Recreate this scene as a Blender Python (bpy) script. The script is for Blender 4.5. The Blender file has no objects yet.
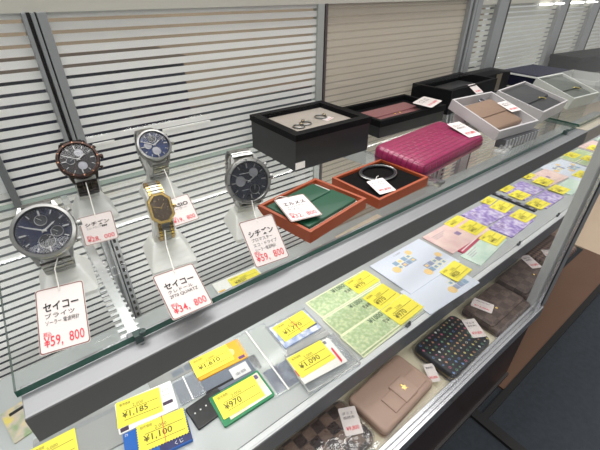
import bpy, bmesh, math, random
from mathutils import Vector, Matrix, Euler
R_ = math.radians
random.seed(7)
sc = bpy.context.scene
COL = sc.collection

# ------------------------------------------------------------------ camera
def look(roll, pitch, yaw):
    fwd = Vector((math.sin(yaw) * math.cos(pitch), math.cos(yaw) * math.cos(pitch), -math.sin(pitch)))
    rt = Vector((math.cos(yaw), -math.sin(yaw), 0))
    dn = fwd.cross(rt)
    r2 = rt * math.cos(roll) + dn * math.sin(roll)
    d2 = dn * math.cos(roll) - rt * math.sin(roll)
    return Matrix((r2, -d2, -fwd)).transposed().to_4x4()
cam = bpy.data.cameras.new('camera')
cam.sensor_width = 36.0
cam.lens = 36.0 * 373.27 / 600.0
cam.clip_start = 0.01
co = bpy.data.objects.new('camera', cam)
COL.objects.link(co)
co.matrix_world = Matrix.Translation((0, 0, 0.235)) @ look(R_(-0.2119), R_(32.7077), R_(37.9944))
sc.camera = co

# ------------------------------------------------------------------ world, lights, exposure
w = bpy.data.worlds.new('world')
sc.world = w
w.use_nodes = True
w.node_tree.nodes['Background'].inputs[0].default_value = (1.0, 0.995, 0.985, 1)
w.node_tree.nodes['Background'].inputs[1].default_value = 0.55
def area(name, loc, sx, sy, power, rot=(0, 0, 0), col=(1, 0.985, 0.965)):
    l = bpy.data.lights.new(name, 'AREA')
    l.shape = 'RECTANGLE'
    l.size, l.size_y, l.energy, l.color = sx, sy, power, col
    o = bpy.data.objects.new(name, l)
    COL.objects.link(o)
    o.location = loc
    o.rotation_euler = rot
    return o
area('overhead_light', (0.5, 0.0, 1.7), 2.2, 0.5, 14)
area('overhead_light', (0.3, -1.0, 1.5), 2.4, 0.5, 24, (R_(-18), 0, 0))  # unseen fill added in front to brighten faces turned towards the camera
area('overhead_light', (0.3, 0.75, 1.6), 2.4, 0.3, 14)
area('overhead_light', (0.6, 1.45, 1.7), 2.6, 0.7, 60)  # unseen light added behind the panel to brighten wall and film
sc.view_settings.view_transform = 'Standard'
sc.view_settings.look = 'None'
sc.view_settings.gamma = 1
sc.view_settings.use_curve_mapping = False
sc.view_settings.exposure = -0.2
try:
    sc.cycles.transparent_max_bounces = 48
    sc.cycles.max_bounces = 10
except Exception:
    pass

# ------------------------------------------------------------------ materials
MATS = {}
def srgb(c):
    return tuple(((v / 255) / 12.92 if v / 255 <= 0.04045 else ((v / 255 + 0.055) / 1.055) ** 2.4) for v in c) + (1,)
def pm(name, col, rough=0.5, metal=0.0, var=0.0, scale=60.0, bump=0.0, bscale=200.0, spec=0.5, emit=0, coat=0.0):
    """principled with an optional noise in its colour and a noise bump; col in 0-255 sRGB"""
    if name in MATS:
        return MATS[name]
    m = bpy.data.materials.new(name)
    m.use_nodes = True
    nt = m.node_tree
    b = nt.nodes['Principled BSDF']
    b.inputs['Base Color'].default_value = srgb(col)
    b.inputs['Roughness'].default_value = rough
    b.inputs['Metallic'].default_value = metal
    b.inputs['Specular IOR Level'].default_value = spec
    b.inputs['Coat Weight'].default_value = coat
    tc = nt.nodes.new('ShaderNodeTexCoord')
    if var:
        n = nt.nodes.new('ShaderNodeTexNoise')
        n.inputs['Scale'].default_value = scale
        n.inputs['Detail'].default_value = 4
        nt.links.new(tc.outputs['Object'], n.inputs['Vector'])
        mx = nt.nodes.new('ShaderNodeMix')
        mx.data_type = 'RGBA'
        c = srgb(col)
        mx.inputs[6].default_value = tuple(v * (1 - var) for v in c[:3]) + (1,)
        mx.inputs[7].default_value = tuple(min(1, v * (1 + var)) for v in c[:3]) + (1,)
        nt.links.new(n.outputs[0], mx.inputs[0])
        nt.links.new(mx.outputs[2], b.inputs['Base Color'])
    if bump:
        n2 = nt.nodes.new('ShaderNodeTexNoise')
        n2.inputs['Scale'].default_value = bscale
        nt.links.new(tc.outputs['Object'], n2.inputs['Vector'])
        bp = nt.nodes.new('ShaderNodeBump')
        bp.inputs['Strength'].default_value = bump
        bp.inputs['Distance'].default_value = 0.001
        nt.links.new(n2.outputs[0], bp.inputs['Height'])
        nt.links.new(bp.outputs[0], b.inputs['Normal'])
    if emit:
        b.inputs['Emission Color'].default_value = srgb(col)
        b.inputs['Emission Strength'].default_value = emit
    MATS[name] = m
    return m
def glassy(name, tint=(1, 1, 1), refl=0.08, rough=0.02, body=None, bodyw=0.0, edge=0.5):
    """clear sheet: transparent, a facing-dependent gloss, optionally some milky body"""
    if name in MATS:
        return MATS[name]
    m = bpy.data.materials.new(name)
    m.use_nodes = True
    nt = m.node_tree
    nt.nodes.remove(nt.nodes['Principled BSDF'])
    out = nt.nodes['Material Output']
    tr = nt.nodes.new('ShaderNodeBsdfTransparent')
    tr.inputs[0].default_value = tint + (1,)
    gl = nt.nodes.new('ShaderNodeBsdfGlossy')
    gl.inputs['Roughness'].default_value = rough
    lw = nt.nodes.new('ShaderNodeLayerWeight')
    lw.inputs['Blend'].default_value = 0.5
    fr = nt.nodes.new('ShaderNodeMath')
    fr.operation = 'POWER'
    fr.inputs[1].default_value = 4.0
    nt.links.new(lw.outputs['Facing'], fr.inputs[0])
    mul = nt.nodes.new('ShaderNodeMath')
    mul.operation = 'MULTIPLY_ADD'
    mul.inputs[1].default_value = edge
    mul.inputs[2].default_value = refl
    nt.links.new(fr.outputs[0], mul.inputs[0])
    mx = nt.nodes.new('ShaderNodeMixShader')
    nt.links.new(mul.outputs[0], mx.inputs[0])
    nt.links.new(tr.outputs[0], mx.inputs[1])
    nt.links.new(gl.outputs[0], mx.inputs[2])
    last = mx.outputs[0]
    if body:
        df = nt.nodes.new('ShaderNodeBsdfDiffuse')
        df.inputs[0].default_value = srgb(body)
        m2 = nt.nodes.new('ShaderNodeMixShader')
        m2.inputs[0].default_value = bodyw
        nt.links.new(last, m2.inputs[1])
        nt.links.new(df.outputs[0], m2.inputs[2])
        last = m2.outputs[0]
    nt.links.new(last, out.inputs[0])
    MATS[name] = m
    return m
def frosted(name, col, tw=0.45):
    """frosted plastic: diffuse and translucent with a soft gloss"""
    if name in MATS:
        return MATS[name]
    m = bpy.data.materials.new(name)
    m.use_nodes = True
    nt = m.node_tree
    nt.nodes.remove(nt.nodes['Principled BSDF'])
    out = nt.nodes['Material Output']
    d = nt.nodes.new('ShaderNodeBsdfDiffuse')
    t = nt.nodes.new('ShaderNodeBsdfTranslucent')
    g = nt.nodes.new('ShaderNodeBsdfGlossy')
    p = nt.nodes.new('ShaderNodeBsdfTransparent')
    d.inputs[0].default_value = t.inputs[0].default_value = srgb(col)
    g.inputs['Roughness'].default_value = 0.25
    a = nt.nodes.new('ShaderNodeMixShader'); a.inputs[0].default_value = tw
    b = nt.nodes.new('ShaderNodeMixShader'); b.inputs[0].default_value = 0.07
    c = nt.nodes.new('ShaderNodeMixShader'); c.inputs[0].default_value = 0.22
    nt.links.new(d.outputs[0], a.inputs[1]); nt.links.new(t.outputs[0], a.inputs[2])
    nt.links.new(a.outputs[0], b.inputs[1]); nt.links.new(g.outputs[0], b.inputs[2])
    nt.links.new(b.outputs[0], c.inputs[1]); nt.links.new(p.outputs[0], c.inputs[2])
    nt.links.new(c.outputs[0], out.inputs[0])
    MATS[name] = m
    return m
def stripe_film(name, col, pitch, clear, z0, clearopacity=0.0):
    """frosted film with clear horizontal stripes: white film where the height falls in a frosted band"""
    m = bpy.data.materials.new(name)
    m.use_nodes = True
    nt = m.node_tree
    nt.nodes.remove(nt.nodes['Principled BSDF'])
    out = nt.nodes['Material Output']
    tc = nt.nodes.new('ShaderNodeTexCoord')
    sx = nt.nodes.new('ShaderNodeSeparateXYZ')
    nt.links.new(tc.outputs['Object'], sx.inputs[0])
    def mth(op, a, b=None):
        n = nt.nodes.new('ShaderNodeMath'); n.operation = op
        for i, v in enumerate((a, b)):
            if v is None: continue
            if isinstance(v, (int, float)): n.inputs[i].default_value = v
            else: nt.links.new(v, n.inputs[i])
        return n.outputs[0]
    q = mth('FRACT', mth('ADD', mth('DIVIDE', mth('SUBTRACT', sx.outputs[2], z0), pitch), 100.5))
    band = mth('LESS_THAN', mth('ABSOLUTE', mth('SUBTRACT', q, 0.5)), clear / pitch / 2)
    below = mth('LESS_THAN', sx.outputs[2], z0 + clear)
    cl = mth('MULTIPLY', band, below)
    cl = mth('MULTIPLY', cl, 1 - clearopacity)
    d = nt.nodes.new('ShaderNodeBsdfDiffuse'); t = nt.nodes.new('ShaderNodeBsdfTranslucent')
    d.inputs[0].default_value = t.inputs[0].default_value = srgb(col)
    a = nt.nodes.new('ShaderNodeMixShader'); a.inputs[0].default_value = 0.35
    nt.links.new(d.outputs[0], a.inputs[1]); nt.links.new(t.outputs[0], a.inputs[2])
    p = nt.nodes.new('ShaderNodeBsdfTransparent'); p.inputs[0].default_value = (0.9, 0.92, 0.92, 1)
    mx = nt.nodes.new('ShaderNodeMixShader')
    nt.links.new(cl, mx.inputs[0]); nt.links.new(a.outputs[0], mx.inputs[1]); nt.links.new(p.outputs[0], mx.inputs[2])
    g = nt.nodes.new('ShaderNodeBsdfGlossy'); g.inputs['Roughness'].default_value = 0.05
    m2 = nt.nodes.new('ShaderNodeMixShader'); m2.inputs[0].default_value = 0.05
    nt.links.new(mx.outputs[0], m2.inputs[1]); nt.links.new(g.outputs[0], m2.inputs[2])
    nt.links.new(m2.outputs[0], out.inputs[0])
    return m
def print_mat(name, c1, c2, scale=90, c3=None, rough=0.35, wave=False):
    """printed paper: two or three inks swirled by noise"""
    if name in MATS:
        return MATS[name]
    m = bpy.data.materials.new(name)
    m.use_nodes = True
    nt = m.node_tree
    b = nt.nodes['Principled BSDF']
    b.inputs['Roughness'].default_value = rough
    tc = nt.nodes.new('ShaderNodeTexCoord')
    n = nt.nodes.new('ShaderNodeTexWave' if wave else 'ShaderNodeTexNoise')
    n.inputs['Scale'].default_value = scale
    if wave:
        n.inputs['Distortion'].default_value = 9
    else:
        n.inputs['Detail'].default_value = 5
    nt.links.new(tc.outputs['Object'], n.inputs['Vector'])
    cr = nt.nodes.new('ShaderNodeValToRGB')
    cr.color_ramp.elements[0].position, cr.color_ramp.elements[1].position = 0.36, 0.64
    cr.color_ramp.elements[0].color, cr.color_ramp.elements[1].color = srgb(c1), srgb(c2)
    if c3:
        e = cr.color_ramp.elements.new(0.5); e.color = srgb(c3)
    nt.links.new(n.outputs['Fac' if wave else 0], cr.inputs[0])
    nt.links.new(cr.outputs[0], b.inputs['Base Color'])
    MATS[name] = m
    return m
def checker_mat(name, c1, c2, scale, rough=0.4, bump=0.15, rot=0.0):
    if name in MATS:
        return MATS[name]
    m = bpy.data.materials.new(name)
    m.use_nodes = True
    nt = m.node_tree
    b = nt.nodes['Principled BSDF']
    b.inputs['Roughness'].default_value = rough
    tc = nt.nodes.new('ShaderNodeTexCoord')
    mp = nt.nodes.new('ShaderNodeMapping')
    mp.inputs['Rotation'].default_value = (0, 0, rot)
    mp.inputs['Location'].default_value = (0.0003, 0.0003, 0.5 / scale)
    ch = nt.nodes.new('ShaderNodeTexChecker')
    ch.inputs['Scale'].default_value = scale
    ns = nt.nodes.new('ShaderNodeTexNoise'); ns.inputs['Scale'].default_value = 400
    flat = nt.nodes.new('ShaderNodeVectorMath'); flat.operation = 'MULTIPLY'; flat.inputs[1].default_value = (1, 1, 0.0)
    nt.links.new(tc.outputs['Object'], flat.inputs[0]); nt.links.new(flat.outputs[0], mp.inputs[0])
    nt.links.new(mp.outputs[0], ch.inputs[0]); nt.links.new(tc.outputs['Object'], ns.inputs[0])
    ch.inputs[1].default_value, ch.inputs[2].default_value = srgb(c1), srgb(c2)
    mx = nt.nodes.new('ShaderNodeMix'); mx.data_type = 'RGBA'; mx.blend_type = 'OVERLAY'; mx.inputs[0].default_value = 0.5
    nt.links.new(ch.outputs[0], mx.inputs[6]); nt.links.new(ns.outputs[0], mx.inputs[7])
    nt.links.new(mx.outputs[2], b.inputs['Base Color'])
    bp = nt.nodes.new('ShaderNodeBump'); bp.inputs['Strength'].default_value = bump; bp.inputs['Distance'].default_value = 0.0006
    nt.links.new(ns.outputs[0], bp.inputs['Height']); nt.links.new(bp.outputs[0], b.inputs['Normal'])
    MATS[name] = m
    return m
def croc_mat(name, col):
    m = pm(name, col, 0.32, spec=0.5)
    nt = m.node_tree
    b = nt.nodes['Principled BSDF']
    tc = nt.nodes.new('ShaderNodeTexCoord')
    br = nt.nodes.new('ShaderNodeTexBrick')
    br.inputs['Scale'].default_value = 1
    br.inputs['Brick Width'].default_value = 0.017
    br.inputs['Row Height'].default_value = 0.0085
    br.inputs['Mortar Size'].default_value = 0.0012
    br.inputs['Mortar Smooth'].default_value = 1
    c = srgb(col)
    br.inputs['Color1'].default_value = c
    br.inputs['Color2'].default_value = tuple(v * 0.86 for v in c[:3]) + (1,)
    br.inputs['Mortar'].default_value = tuple(v * 0.5 for v in c[:3]) + (1,)
    nt.links.new(tc.outputs['Object'], br.inputs[0])
    nt.links.new(br.outputs[0], b.inputs['Base Color'])
    bp = nt.nodes.new('ShaderNodeBump'); bp.invert = True
    bp.inputs['Strength'].default_value = 0.5; bp.inputs['Distance'].default_value = 0.001
    nt.links.new(br.outputs['Fac'], bp.inputs['Height']); nt.links.new(bp.outputs[0], b.inputs['Normal'])
    return m

ALU = pm('brushed_aluminium', (140, 140, 143), 0.42, 0.3, 0.05, 30)
ALU_SHADED = pm('bar_front_shade', (98, 98, 98), 0.55, 0.0)  # unlit bar front: its shade is put into the colour
GREY_PAINT = pm('grey_upright_paint', (160, 162, 164), 0.4, 0.3)
GREY_MID = pm('mid_grey_paint', (112, 114, 116), 0.45, 0.3)
BLACK_SLOT = pm('black_slot', (28, 24, 24), 0.6)
CHROME = pm('chrome', (222, 222, 226), 0.22, 0.9)
GLASS = glassy('shelf_glass', (0.985, 0.992, 0.988), 0.03, 0.01, edge=0.8)
GLASS_EDGE = pm('green_glass_edge', (52, 92, 80), 0.12, 0.0, 0.15, 25, spec=0.6)
FRONT_GLASS = glassy('front_glass', (0.985, 0.99, 0.985), 0.004, 0.0, edge=0.35)
PLASTIC = glassy('clear_plastic', (0.96, 0.97, 0.98), 0.05, 0.12, (235, 238, 242), 0.10, edge=0.9)
PLASTIC_MILKY = glassy('milky_plastic', (0.95, 0.95, 0.95), 0.06, 0.15, (225, 226, 224), 0.38, edge=0.6)
FROST = frosted('frosted_stand', (238, 238, 236))
YELLOW = pm('yellow_paper', (250, 236, 84), 0.6, 0, 0.04, 40)
PAPER = pm('white_paper', (246, 240, 238), 0.6)
INK = pm('black_ink', (26, 24, 26), 0.6)
INK_GREY = pm('grey_brown_ink', (118, 104, 46), 0.6)
INK_RED = pm('red_ink', (226, 62, 78), 0.6)
BORDER = pm('brown_border', (128, 84, 76), 0.6)
WHITE_CARD = pm('white_card', (244, 243, 240), 0.45)
STEEL = pm('watch_steel', (160, 159, 157), 0.28, 1.0)
STEEL_DARK = pm('watch_dark_steel', (66, 60, 58), 0.25, 1.0)
GOLD = pm('watch_gold', (196, 168, 112), 0.2, 1.0)
ROSE = pm('rose_gold', (196, 128, 92), 0.25, 1.0)
CRYSTAL = glassy('watch_crystal', (0.98, 0.98, 1.0), 0.03, 0.0, edge=0.7)

# ------------------------------------------------------------------ mesh helpers
def obj(name, bm, mat, parent=None, smooth=False, loc=None):
    me = bpy.data.meshes.new(name)
    bmesh.ops.recalc_face_normals(bm, faces=bm.faces[:])
    bm.to_mesh(me)
    bm.free()
    for m in (mat if isinstance(mat, (list, tuple)) else [mat]):
        me.materials.append(m)
    if smooth:
        for p in me.polygons:
            p.use_smooth = True
        try:
            me.set_sharp_from_angle(angle=R_(35))
        except Exception:
            pass
    o = bpy.data.objects.new(name, me)
    COL.objects.link(o)
    if parent: o.parent = parent
    if loc: o.location = loc
    return o
def thing(name, label, cat, loc=(0, 0, 0), rot=(0, 0, 0), group=None):
    o = bpy.data.objects.new(name, None)
    COL.objects.link(o)
    o.empty_display_size = 0.02
    o.location = loc
    o.rotation_euler = rot
    return tag(o, label, cat, group)
def tag(o, label, cat, group=None, kind=None):
    o['label'] = label
    o['category'] = cat
    if group: o['group'] = group
    if kind: o['kind'] = kind
    return o
def structure(name, bm, mat):
    o = obj(name, bm, mat)
    o['kind'] = 'structure'
    return o
def NB(): return bmesh.new()
def box(bm, x0, x1, y0, y1, z0, z1, mi=0, M=None):
    v = [bm.verts.new((x, y, z)) for x in (x0, x1) for y in (y0, y1) for z in (z0, z1)]
    fs = []
    for f in ((0, 1, 3, 2), (4, 6, 7, 5), (0, 4, 5, 1), (2, 3, 7, 6), (0, 2, 6, 4), (1, 5, 7, 3)):
        fc = bm.faces.new([v[i] for i in f]); fc.material_index = mi; fs.append(fc)
    if M is not None:
        for q in v: q.co = M @ q.co
    return v
def bbox(bm, x0, x1, y0, y1, z0, z1, bev=0.001, seg=2):
    """bevelled box"""
    v = box(bm, x0, x1, y0, y1, z0, z1)
    es = {e for q in v for e in q.link_edges}
    bmesh.ops.bevel(bm, geom=list(es), offset=bev, segments=seg, affect='EDGES', profile=0.5)
def rrect(w, d, r, n=6):
    pts = []
    for cx, cy, a0 in ((w / 2 - r, d / 2 - r, 0), (-w / 2 + r, d / 2 - r, 90), (-w / 2 + r, -d / 2 + r, 180), (w / 2 - r, -d / 2 + r, 270)):
        for i in range(n + 1):
            a = R_(a0 + 90 * i / n)
            pts.append((cx + r * math.cos(a), cy + r * math.sin(a)))
    return pts
def loft(bm, rings, cap0=True, cap1=True, mi=0):
    """rings: lists of 3-D points of equal length"""
    vs = [[bm.verts.new(p) for p in r] for r in rings]
    n = len(vs[0])
    for a, b in zip(vs, vs[1:]):
        for i in range(n):
            f = bm.faces.new((a[i], a[(i + 1) % n], b[(i + 1) % n], b[i])); f.material_index = mi
    if cap0: f = bm.faces.new(vs[0][::-1]); f.material_index = mi
    if cap1: f = bm.faces.new(vs[-1]); f.material_index = mi
    return vs
def slab(bm, w, d, h, r, bev, z0=0.0, n=6, seg=3, mi=0, warp=None):
    """pillowy rounded slab: rounded-rectangle outline with rounded top and bottom edges"""
    prof = []
    for i in range(seg + 1):
        a = math.pi / 2 * i / seg
        prof.append((bev * (1 - math.sin(a)), z0 + bev * (1 - math.cos(a))))
    for i in range(seg + 1):
        a = math.pi / 2 * i / seg
        prof.append((bev * (1 - math.cos(a)), z0 + h - bev * (1 - math.sin(a))))
    rings = []
    for ins, z in prof:
        rings.append([(x, y, z) for x, y in rrect(w - 2 * ins, d - 2 * ins, max(r - ins, 0.0004), n)])
    vs = loft(bm, rings, mi=mi)
    if warp:
        for rg in vs:
            for v in rg: v.co.z = warp(v.co)
def lathe(bm, prof, n=40, c=(0, 0, 0), cap=True, mi=0):
    rings = [[(c[0] + r * math.cos(2 * math.pi * i / n), c[1] + r * math.sin(2 * math.pi * i / n), c[2] + z) for i in range(n)] for r, z in prof]
    loft(bm, rings, cap, cap, mi)
def tube(bm, pts, r, n=8, closed=False, mi=0):
    pts = [Vector(p) for p in pts]
    rings = []
    m = len(pts)
    for i, p in enumerate(pts):
        a = pts[(i - 1) % m] if (i > 0 or closed) else p
        b = pts[(i + 1) % m] if (i < m - 1 or closed) else p
        t = (b - a).normalized()
        u = t.orthogonal().normalized() if abs(t.z) > 0.95 else t.cross(Vector((0, 0, 1))).normalized()
        v = t.cross(u)
        rings.append([p + (u * math.cos(2 * math.pi * k / n) + v * math.sin(2 * math.pi * k / n)) * r for k in range(n)])
    if closed:
        rings.append(rings[0])
        loft(bm, rings, False, False, mi)
        bmesh.ops.remove_doubles(bm, verts=bm.verts[:], dist=1e-6)
    else:
        loft(bm, rings, True, True, mi)
def poly(bm, pts, z, mi=0, h=0.0):
    if h:
        loft(bm, [[(x, y, z) for x, y in pts], [(x, y, z + h) for x, y in pts]], mi=mi)
    else:
        f = bm.faces.new([bm.verts.new((x, y, z)) for x, y in pts]); f.material_index = mi
_tc = {}
def text_mesh(s, bold=0.0):
    if (s, bold) not in _tc:
        c = bpy.data.curves.new('lettering', 'FONT')
        c.body = s
        c.size = 1
        c.resolution_u = 2
        c.offset = bold
        o = bpy.data.objects.new('lettering', c)
        COL.objects.link(o)
        bpy.context.view_layer.update()
        me = bpy.data.meshes.new_from_object(o.evaluated_get(bpy.context.evaluated_depsgraph_get()))
        bpy.data.objects.remove(o)
        bpy.data.curves.remove(c)
        _tc[(s, bold)] = me
    return _tc[(s, bold)]
def text(bm, s, x, y, wid, hgt, z, bold=0.0, mi=0):
    """lettering fitted to a width and height, lower left corner at x, y"""
    me = text_mesh(s, bold)
    xs = [v.co.x for v in me.vertices]; ys = [v.co.y for v in me.vertices]
    x0, x1, y0, y1 = min(xs), max(xs), min(ys), max(ys)
    sx, sy = wid / (x1 - x0), hgt / (y1 - y0)
    vs = [bm.verts.new((x + (v.co.x - x0) * sx, y + (v.co.y - y0) * sy, z)) for v in me.vertices]
    for p in me.polygons:
        try:
            f = bm.faces.new([vs[i] for i in p.vertices]); f.material_index = mi
        except ValueError:
            pass

# ------------------------------------------------------------------ the setting
ZF = -0.385
bm = NB(); box(bm, -2.5, 3.5, -1.5, 2.6, ZF - 0.05, ZF)
structure('floor', bm, pm('navy_carpet', (44, 49, 55), 0.95, 0, 0.35, 120, 0.4, 500))
bm = NB(); box(bm, 0.545, 1.146, 0.094, 0.175, ZF, ZF + 0.004)
structure('floor_brown', bm, pm('brown_floor', (104, 74, 56), 0.6, 0, 0.08, 14))
bm = NB(); box(bm, 1.146, 3.0, 0.05, 0.9, ZF, ZF + 0.004)
structure('floor_beige', bm, pm('beige_floor', (206, 184, 160), 0.6, 0, 0.05, 10))
bm = NB(); box(bm, 0.470, 3.0, 0.083, 0.094, ZF, ZF + 0.006)
structure('trim_1', bm, pm('black_floor_trim', (18, 16, 16), 0.7))
bm = NB(); box(bm, 0.452, 0.4700, -0.8, 0.105, ZF, ZF + 0.006)
structure('trim_2', bm, pm('black_floor_trim', (18, 16, 16), 0.7))
bm = NB(); box(bm, -3, 4, 2.2, 2.25, ZF, 2.2)
structure('wall_back', bm, pm('beige_wall', (158, 138, 116), 0.8, 0, 0.35, 2.2))

# something dark stands behind the panel of the case
def counter_behind():
    t = thing('store_counter', 'dark navy counter glimpsed through the clear stripes behind the watches', 'counter', (0.35, 1.62, ZF))
    bm = NB(); bbox(bm, -0.62, 0.25, -0.12, 0.2, 0, 0.37, 0.005)
    obj('cabinet', bm, pm('navy_laminate', (38, 42, 60), 0.4), t)
    bm = NB(); bbox(bm, -0.64, 0.27, -0.14, 0.22, 0.37, 0.39, 0.004)
    obj('worktop', bm, pm('dark_worktop', (30, 28, 30), 0.3), t)
counter_behind()

# ------------------------------------------------------------------ display case
YB = 0.56
case = thing('display_case', 'long glass display case with striped frosted back and chrome front rail', 'display case', (0, 0, 0))
# front apron, deck, rail
bm = NB(); box(bm, -0.75, 0.577, 0.108, 0.125, ZF, -0.222)
obj('apron', bm, pm('dark_brown_apron', (50, 38, 38), 0.35, 0, 0.1, 12), case)
bm = NB(); box(bm, -0.75, 0.577, 0.104, 0.108, ZF, ZF + 0.012)
obj('kick_trim', bm, pm('kick_trim', (74, 70, 70), 0.4, 0.4), case)
bm = NB()
poly(bm, [(-.75, .1125), (.590, .1125), (1.0, .190), (1.0, .40), (-.75, .40)], -.222, 0, .007)
obj('deck', bm, pm('cream_deck', (234, 224, 198), 0.55, 0, 0.03, 20), case)
bm = NB()
poly(bm, [(.600, .1145), (.605, .1140), (1.0, .1885), (1.0, .192)], ZF, 0, .1635)
obj('side_apron', bm, pm('dark_brown_apron', (50, 38, 38), 0.35, 0, 0.1, 12), case)
bm = NB()
bbox(bm, -0.75, 0.585, 0.102, 0.107, -0.226, -0.204, 0.0012)
bbox(bm, -0.75, 0.585, 0.107, 0.1125, -0.226, -0.2095, 0.0006)
bbox(bm, -0.75, 0.585, 0.1125, 0.117, -0.226, -0.206, 0.0006)
obj('front_rail', bm, CHROME, case)
bm = NB()
bbox(bm, 0.590, 0.622, 0.1085, 0.1235, -0.226, 0.45, 0.0015)
obj('post_cover', bm, pm('post_cover', (128, 128, 130), 0.45, 0.1), case)
bm = NB()
bbox(bm, 0.574, 0.592, 0.108, 0.122, -0.226, 0.45, 0.0015)
bbox(bm, 0.571, 0.600, 0.1125, 0.1255, -0.2145, 0.45, 0.0012)
obj('corner_post', bm, pm('post_grey', (206, 208, 208), 0.4, 0.15), case)
bm = NB(); box(bm, 0.5765, 0.5785, 0.1068, 0.1085, -0.215, 0.45); box(bm, 0.586, 0.5895, 0.1068, 0.1085, -0.215, 0.45)
obj('post_groove', bm, BLACK_SLOT, case)
bm = NB(); box(bm, 0.5725, 0.5765, 0.106, 0.109, -0.215, 0.45)
obj('post_bead', bm, CHROME, case)
bm = NB(); box(bm, -0.75, 0.574, 0.109, 0.112, -0.206, 0.42)
obj('front_glass', bm, FRONT_GLASS, case)
bm = NB(); box(bm, -0.75, .99, YB - 0.004, YB + 0.02, 0.2085, 0.30); box(bm, .99, 2.2, YB - 0.004, YB + 0.02, 0.196, 0.30)
obj('top_rail', bm, pm('top_rail_cream', (206, 202, 192), 0.5), case)
# uprights, with slots
def upright(x0, x1, kind):
    bm = NB()
    W = x1 - x0
    if kind == 'slotted':
        bbox(bm, x0, x0 + W * .18, YB - .010, YB + .012, -.36, .209, .0006)
        bbox(bm, x0 + W * .18, x0 + W * .36, YB - .004, YB + .012, -.36, .209, .0003)
        bbox(bm, x0 + W * .36, x0 + W * .53, YB - .010, YB + .012, -.36, .209, .0006)
        bbox(bm, x0 + W * .60, x1, YB - .009, YB + .012, -.36, .209, .0006)
        u = obj('upright', bm, GREY_PAINT, case)
        bm = NB()
        box(bm, x0 + W * .185, x0 + W * .355, YB - .0045, YB - .0038, -.004, .209)
        box(bm, x0 + W * .53, x0 + W * .60, YB - .0060, YB - .0038, -.004, .209)
        obj('slot_channel', bm, BLACK_SLOT, u)
        bm = NB()
        z = -.35
        while z < -.012:
            box(bm, x0 + W * .70, x0 + W * .86, YB - .0096, YB - .0088, z, z + .0075)
            z += .0145
        obj('slot_holes', bm, BLACK_SLOT, u)
    elif kind == 'slim':
        bbox(bm, x0, x1 - W * .3, YB - .004, YB + .01, -.36, .209, .0006)
        u = obj('upright', bm, pm('pale_upright', (178, 182, 178), 0.35, 0.1), case)
        bm = NB(); bbox(bm, x1 - W * .24, x1, YB - .006, YB + .01, -.36, .209, .0004)
        obj('edge_strip', bm, pm('edge_strip', (92, 84, 84), 0.4, 0.3), u)
    else:
        bbox(bm, x0, x1, YB - .012, YB + .012, -.36, .209, .001)
        u = obj('upright', bm, GREY_PAINT, case)
        bm = NB(); box(bm, x1 - W * .12, x1 + .0005, YB - .0125, YB + .012, -.36, .209)
        obj('edge_strip', bm, BLACK_SLOT, u)
upright(.046, .070, 'slotted')
upright(.472, .493, 'slim')
upright(.930, .985, 'slotted')
upright(1.060, 1.112, 'wide')
upright(1.430, 1.490, 'wide')
upright(1.690, 1.760, 'wide')
bm = NB(); bbox(bm, -.033, -.025, YB - .012, YB + .01, -.36, .209, .0008)
obj('upright', bm, GREY_MID, case)
F1 = stripe_film('striped_film', (242, 243, 242), .0124, .0038, .2005)
F2 = stripe_film('striped_film_warm', (200, 192, 178), .0124, .0030, .2005, 0.60)
F3 = stripe_film('striped_film_grey', (206, 208, 202), .0124, .0038, .2005)
FPL = pm('plain_white_panel', (226, 228, 228), 0.4)
for x0, x1, m, z0 in ((-.025, .0475, F1, -.36), (.069, .473, F1, -.36), (.492, .932, F2, -.36), (.984, 1.061, F3, -.36), (1.111, 1.432, F3, -.36), (1.489, 1.692, F3, -.36), (1.759, 2.1, F3, -.36), (-.5, -.032, FPL, .012), (-.5, -.032, F1, -.36)):
    bm = NB(); box(bm, x0, x1, YB, YB + .002, z0, .0118 if (x0 == -.5 and m == F1) else .209)
    for f in bm.faces:
        f.material_index = 0 if (m is FPL or f.calc_center_median().y < YB + .0001) else 1
    obj('back_panel', bm, [m, FRONT_GLASS], case)
bm = NB(); bbox(bm, .0765, .105, YB - .003, YB - .0002, .0482, .0520, .0005); obj('reflection_dash', bm, WHITE_CARD, case)  # white dashes modelled in place of tube reflections on the pane
bm = NB(); bbox(bm, .1740, .2520, YB - .003, YB - .0002, .0496, .0530, .0005); obj('reflection_dash', bm, WHITE_CARD, case)
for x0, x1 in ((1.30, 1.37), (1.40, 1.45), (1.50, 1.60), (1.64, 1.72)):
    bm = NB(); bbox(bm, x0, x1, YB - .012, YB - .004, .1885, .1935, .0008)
    obj('reflection_glow', bm, pm('reflection_glow_white', (255, 252, 244), 0.5, emit=4), case)  # glowing dashes stand in for reflections in the glass, not lamps

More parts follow.
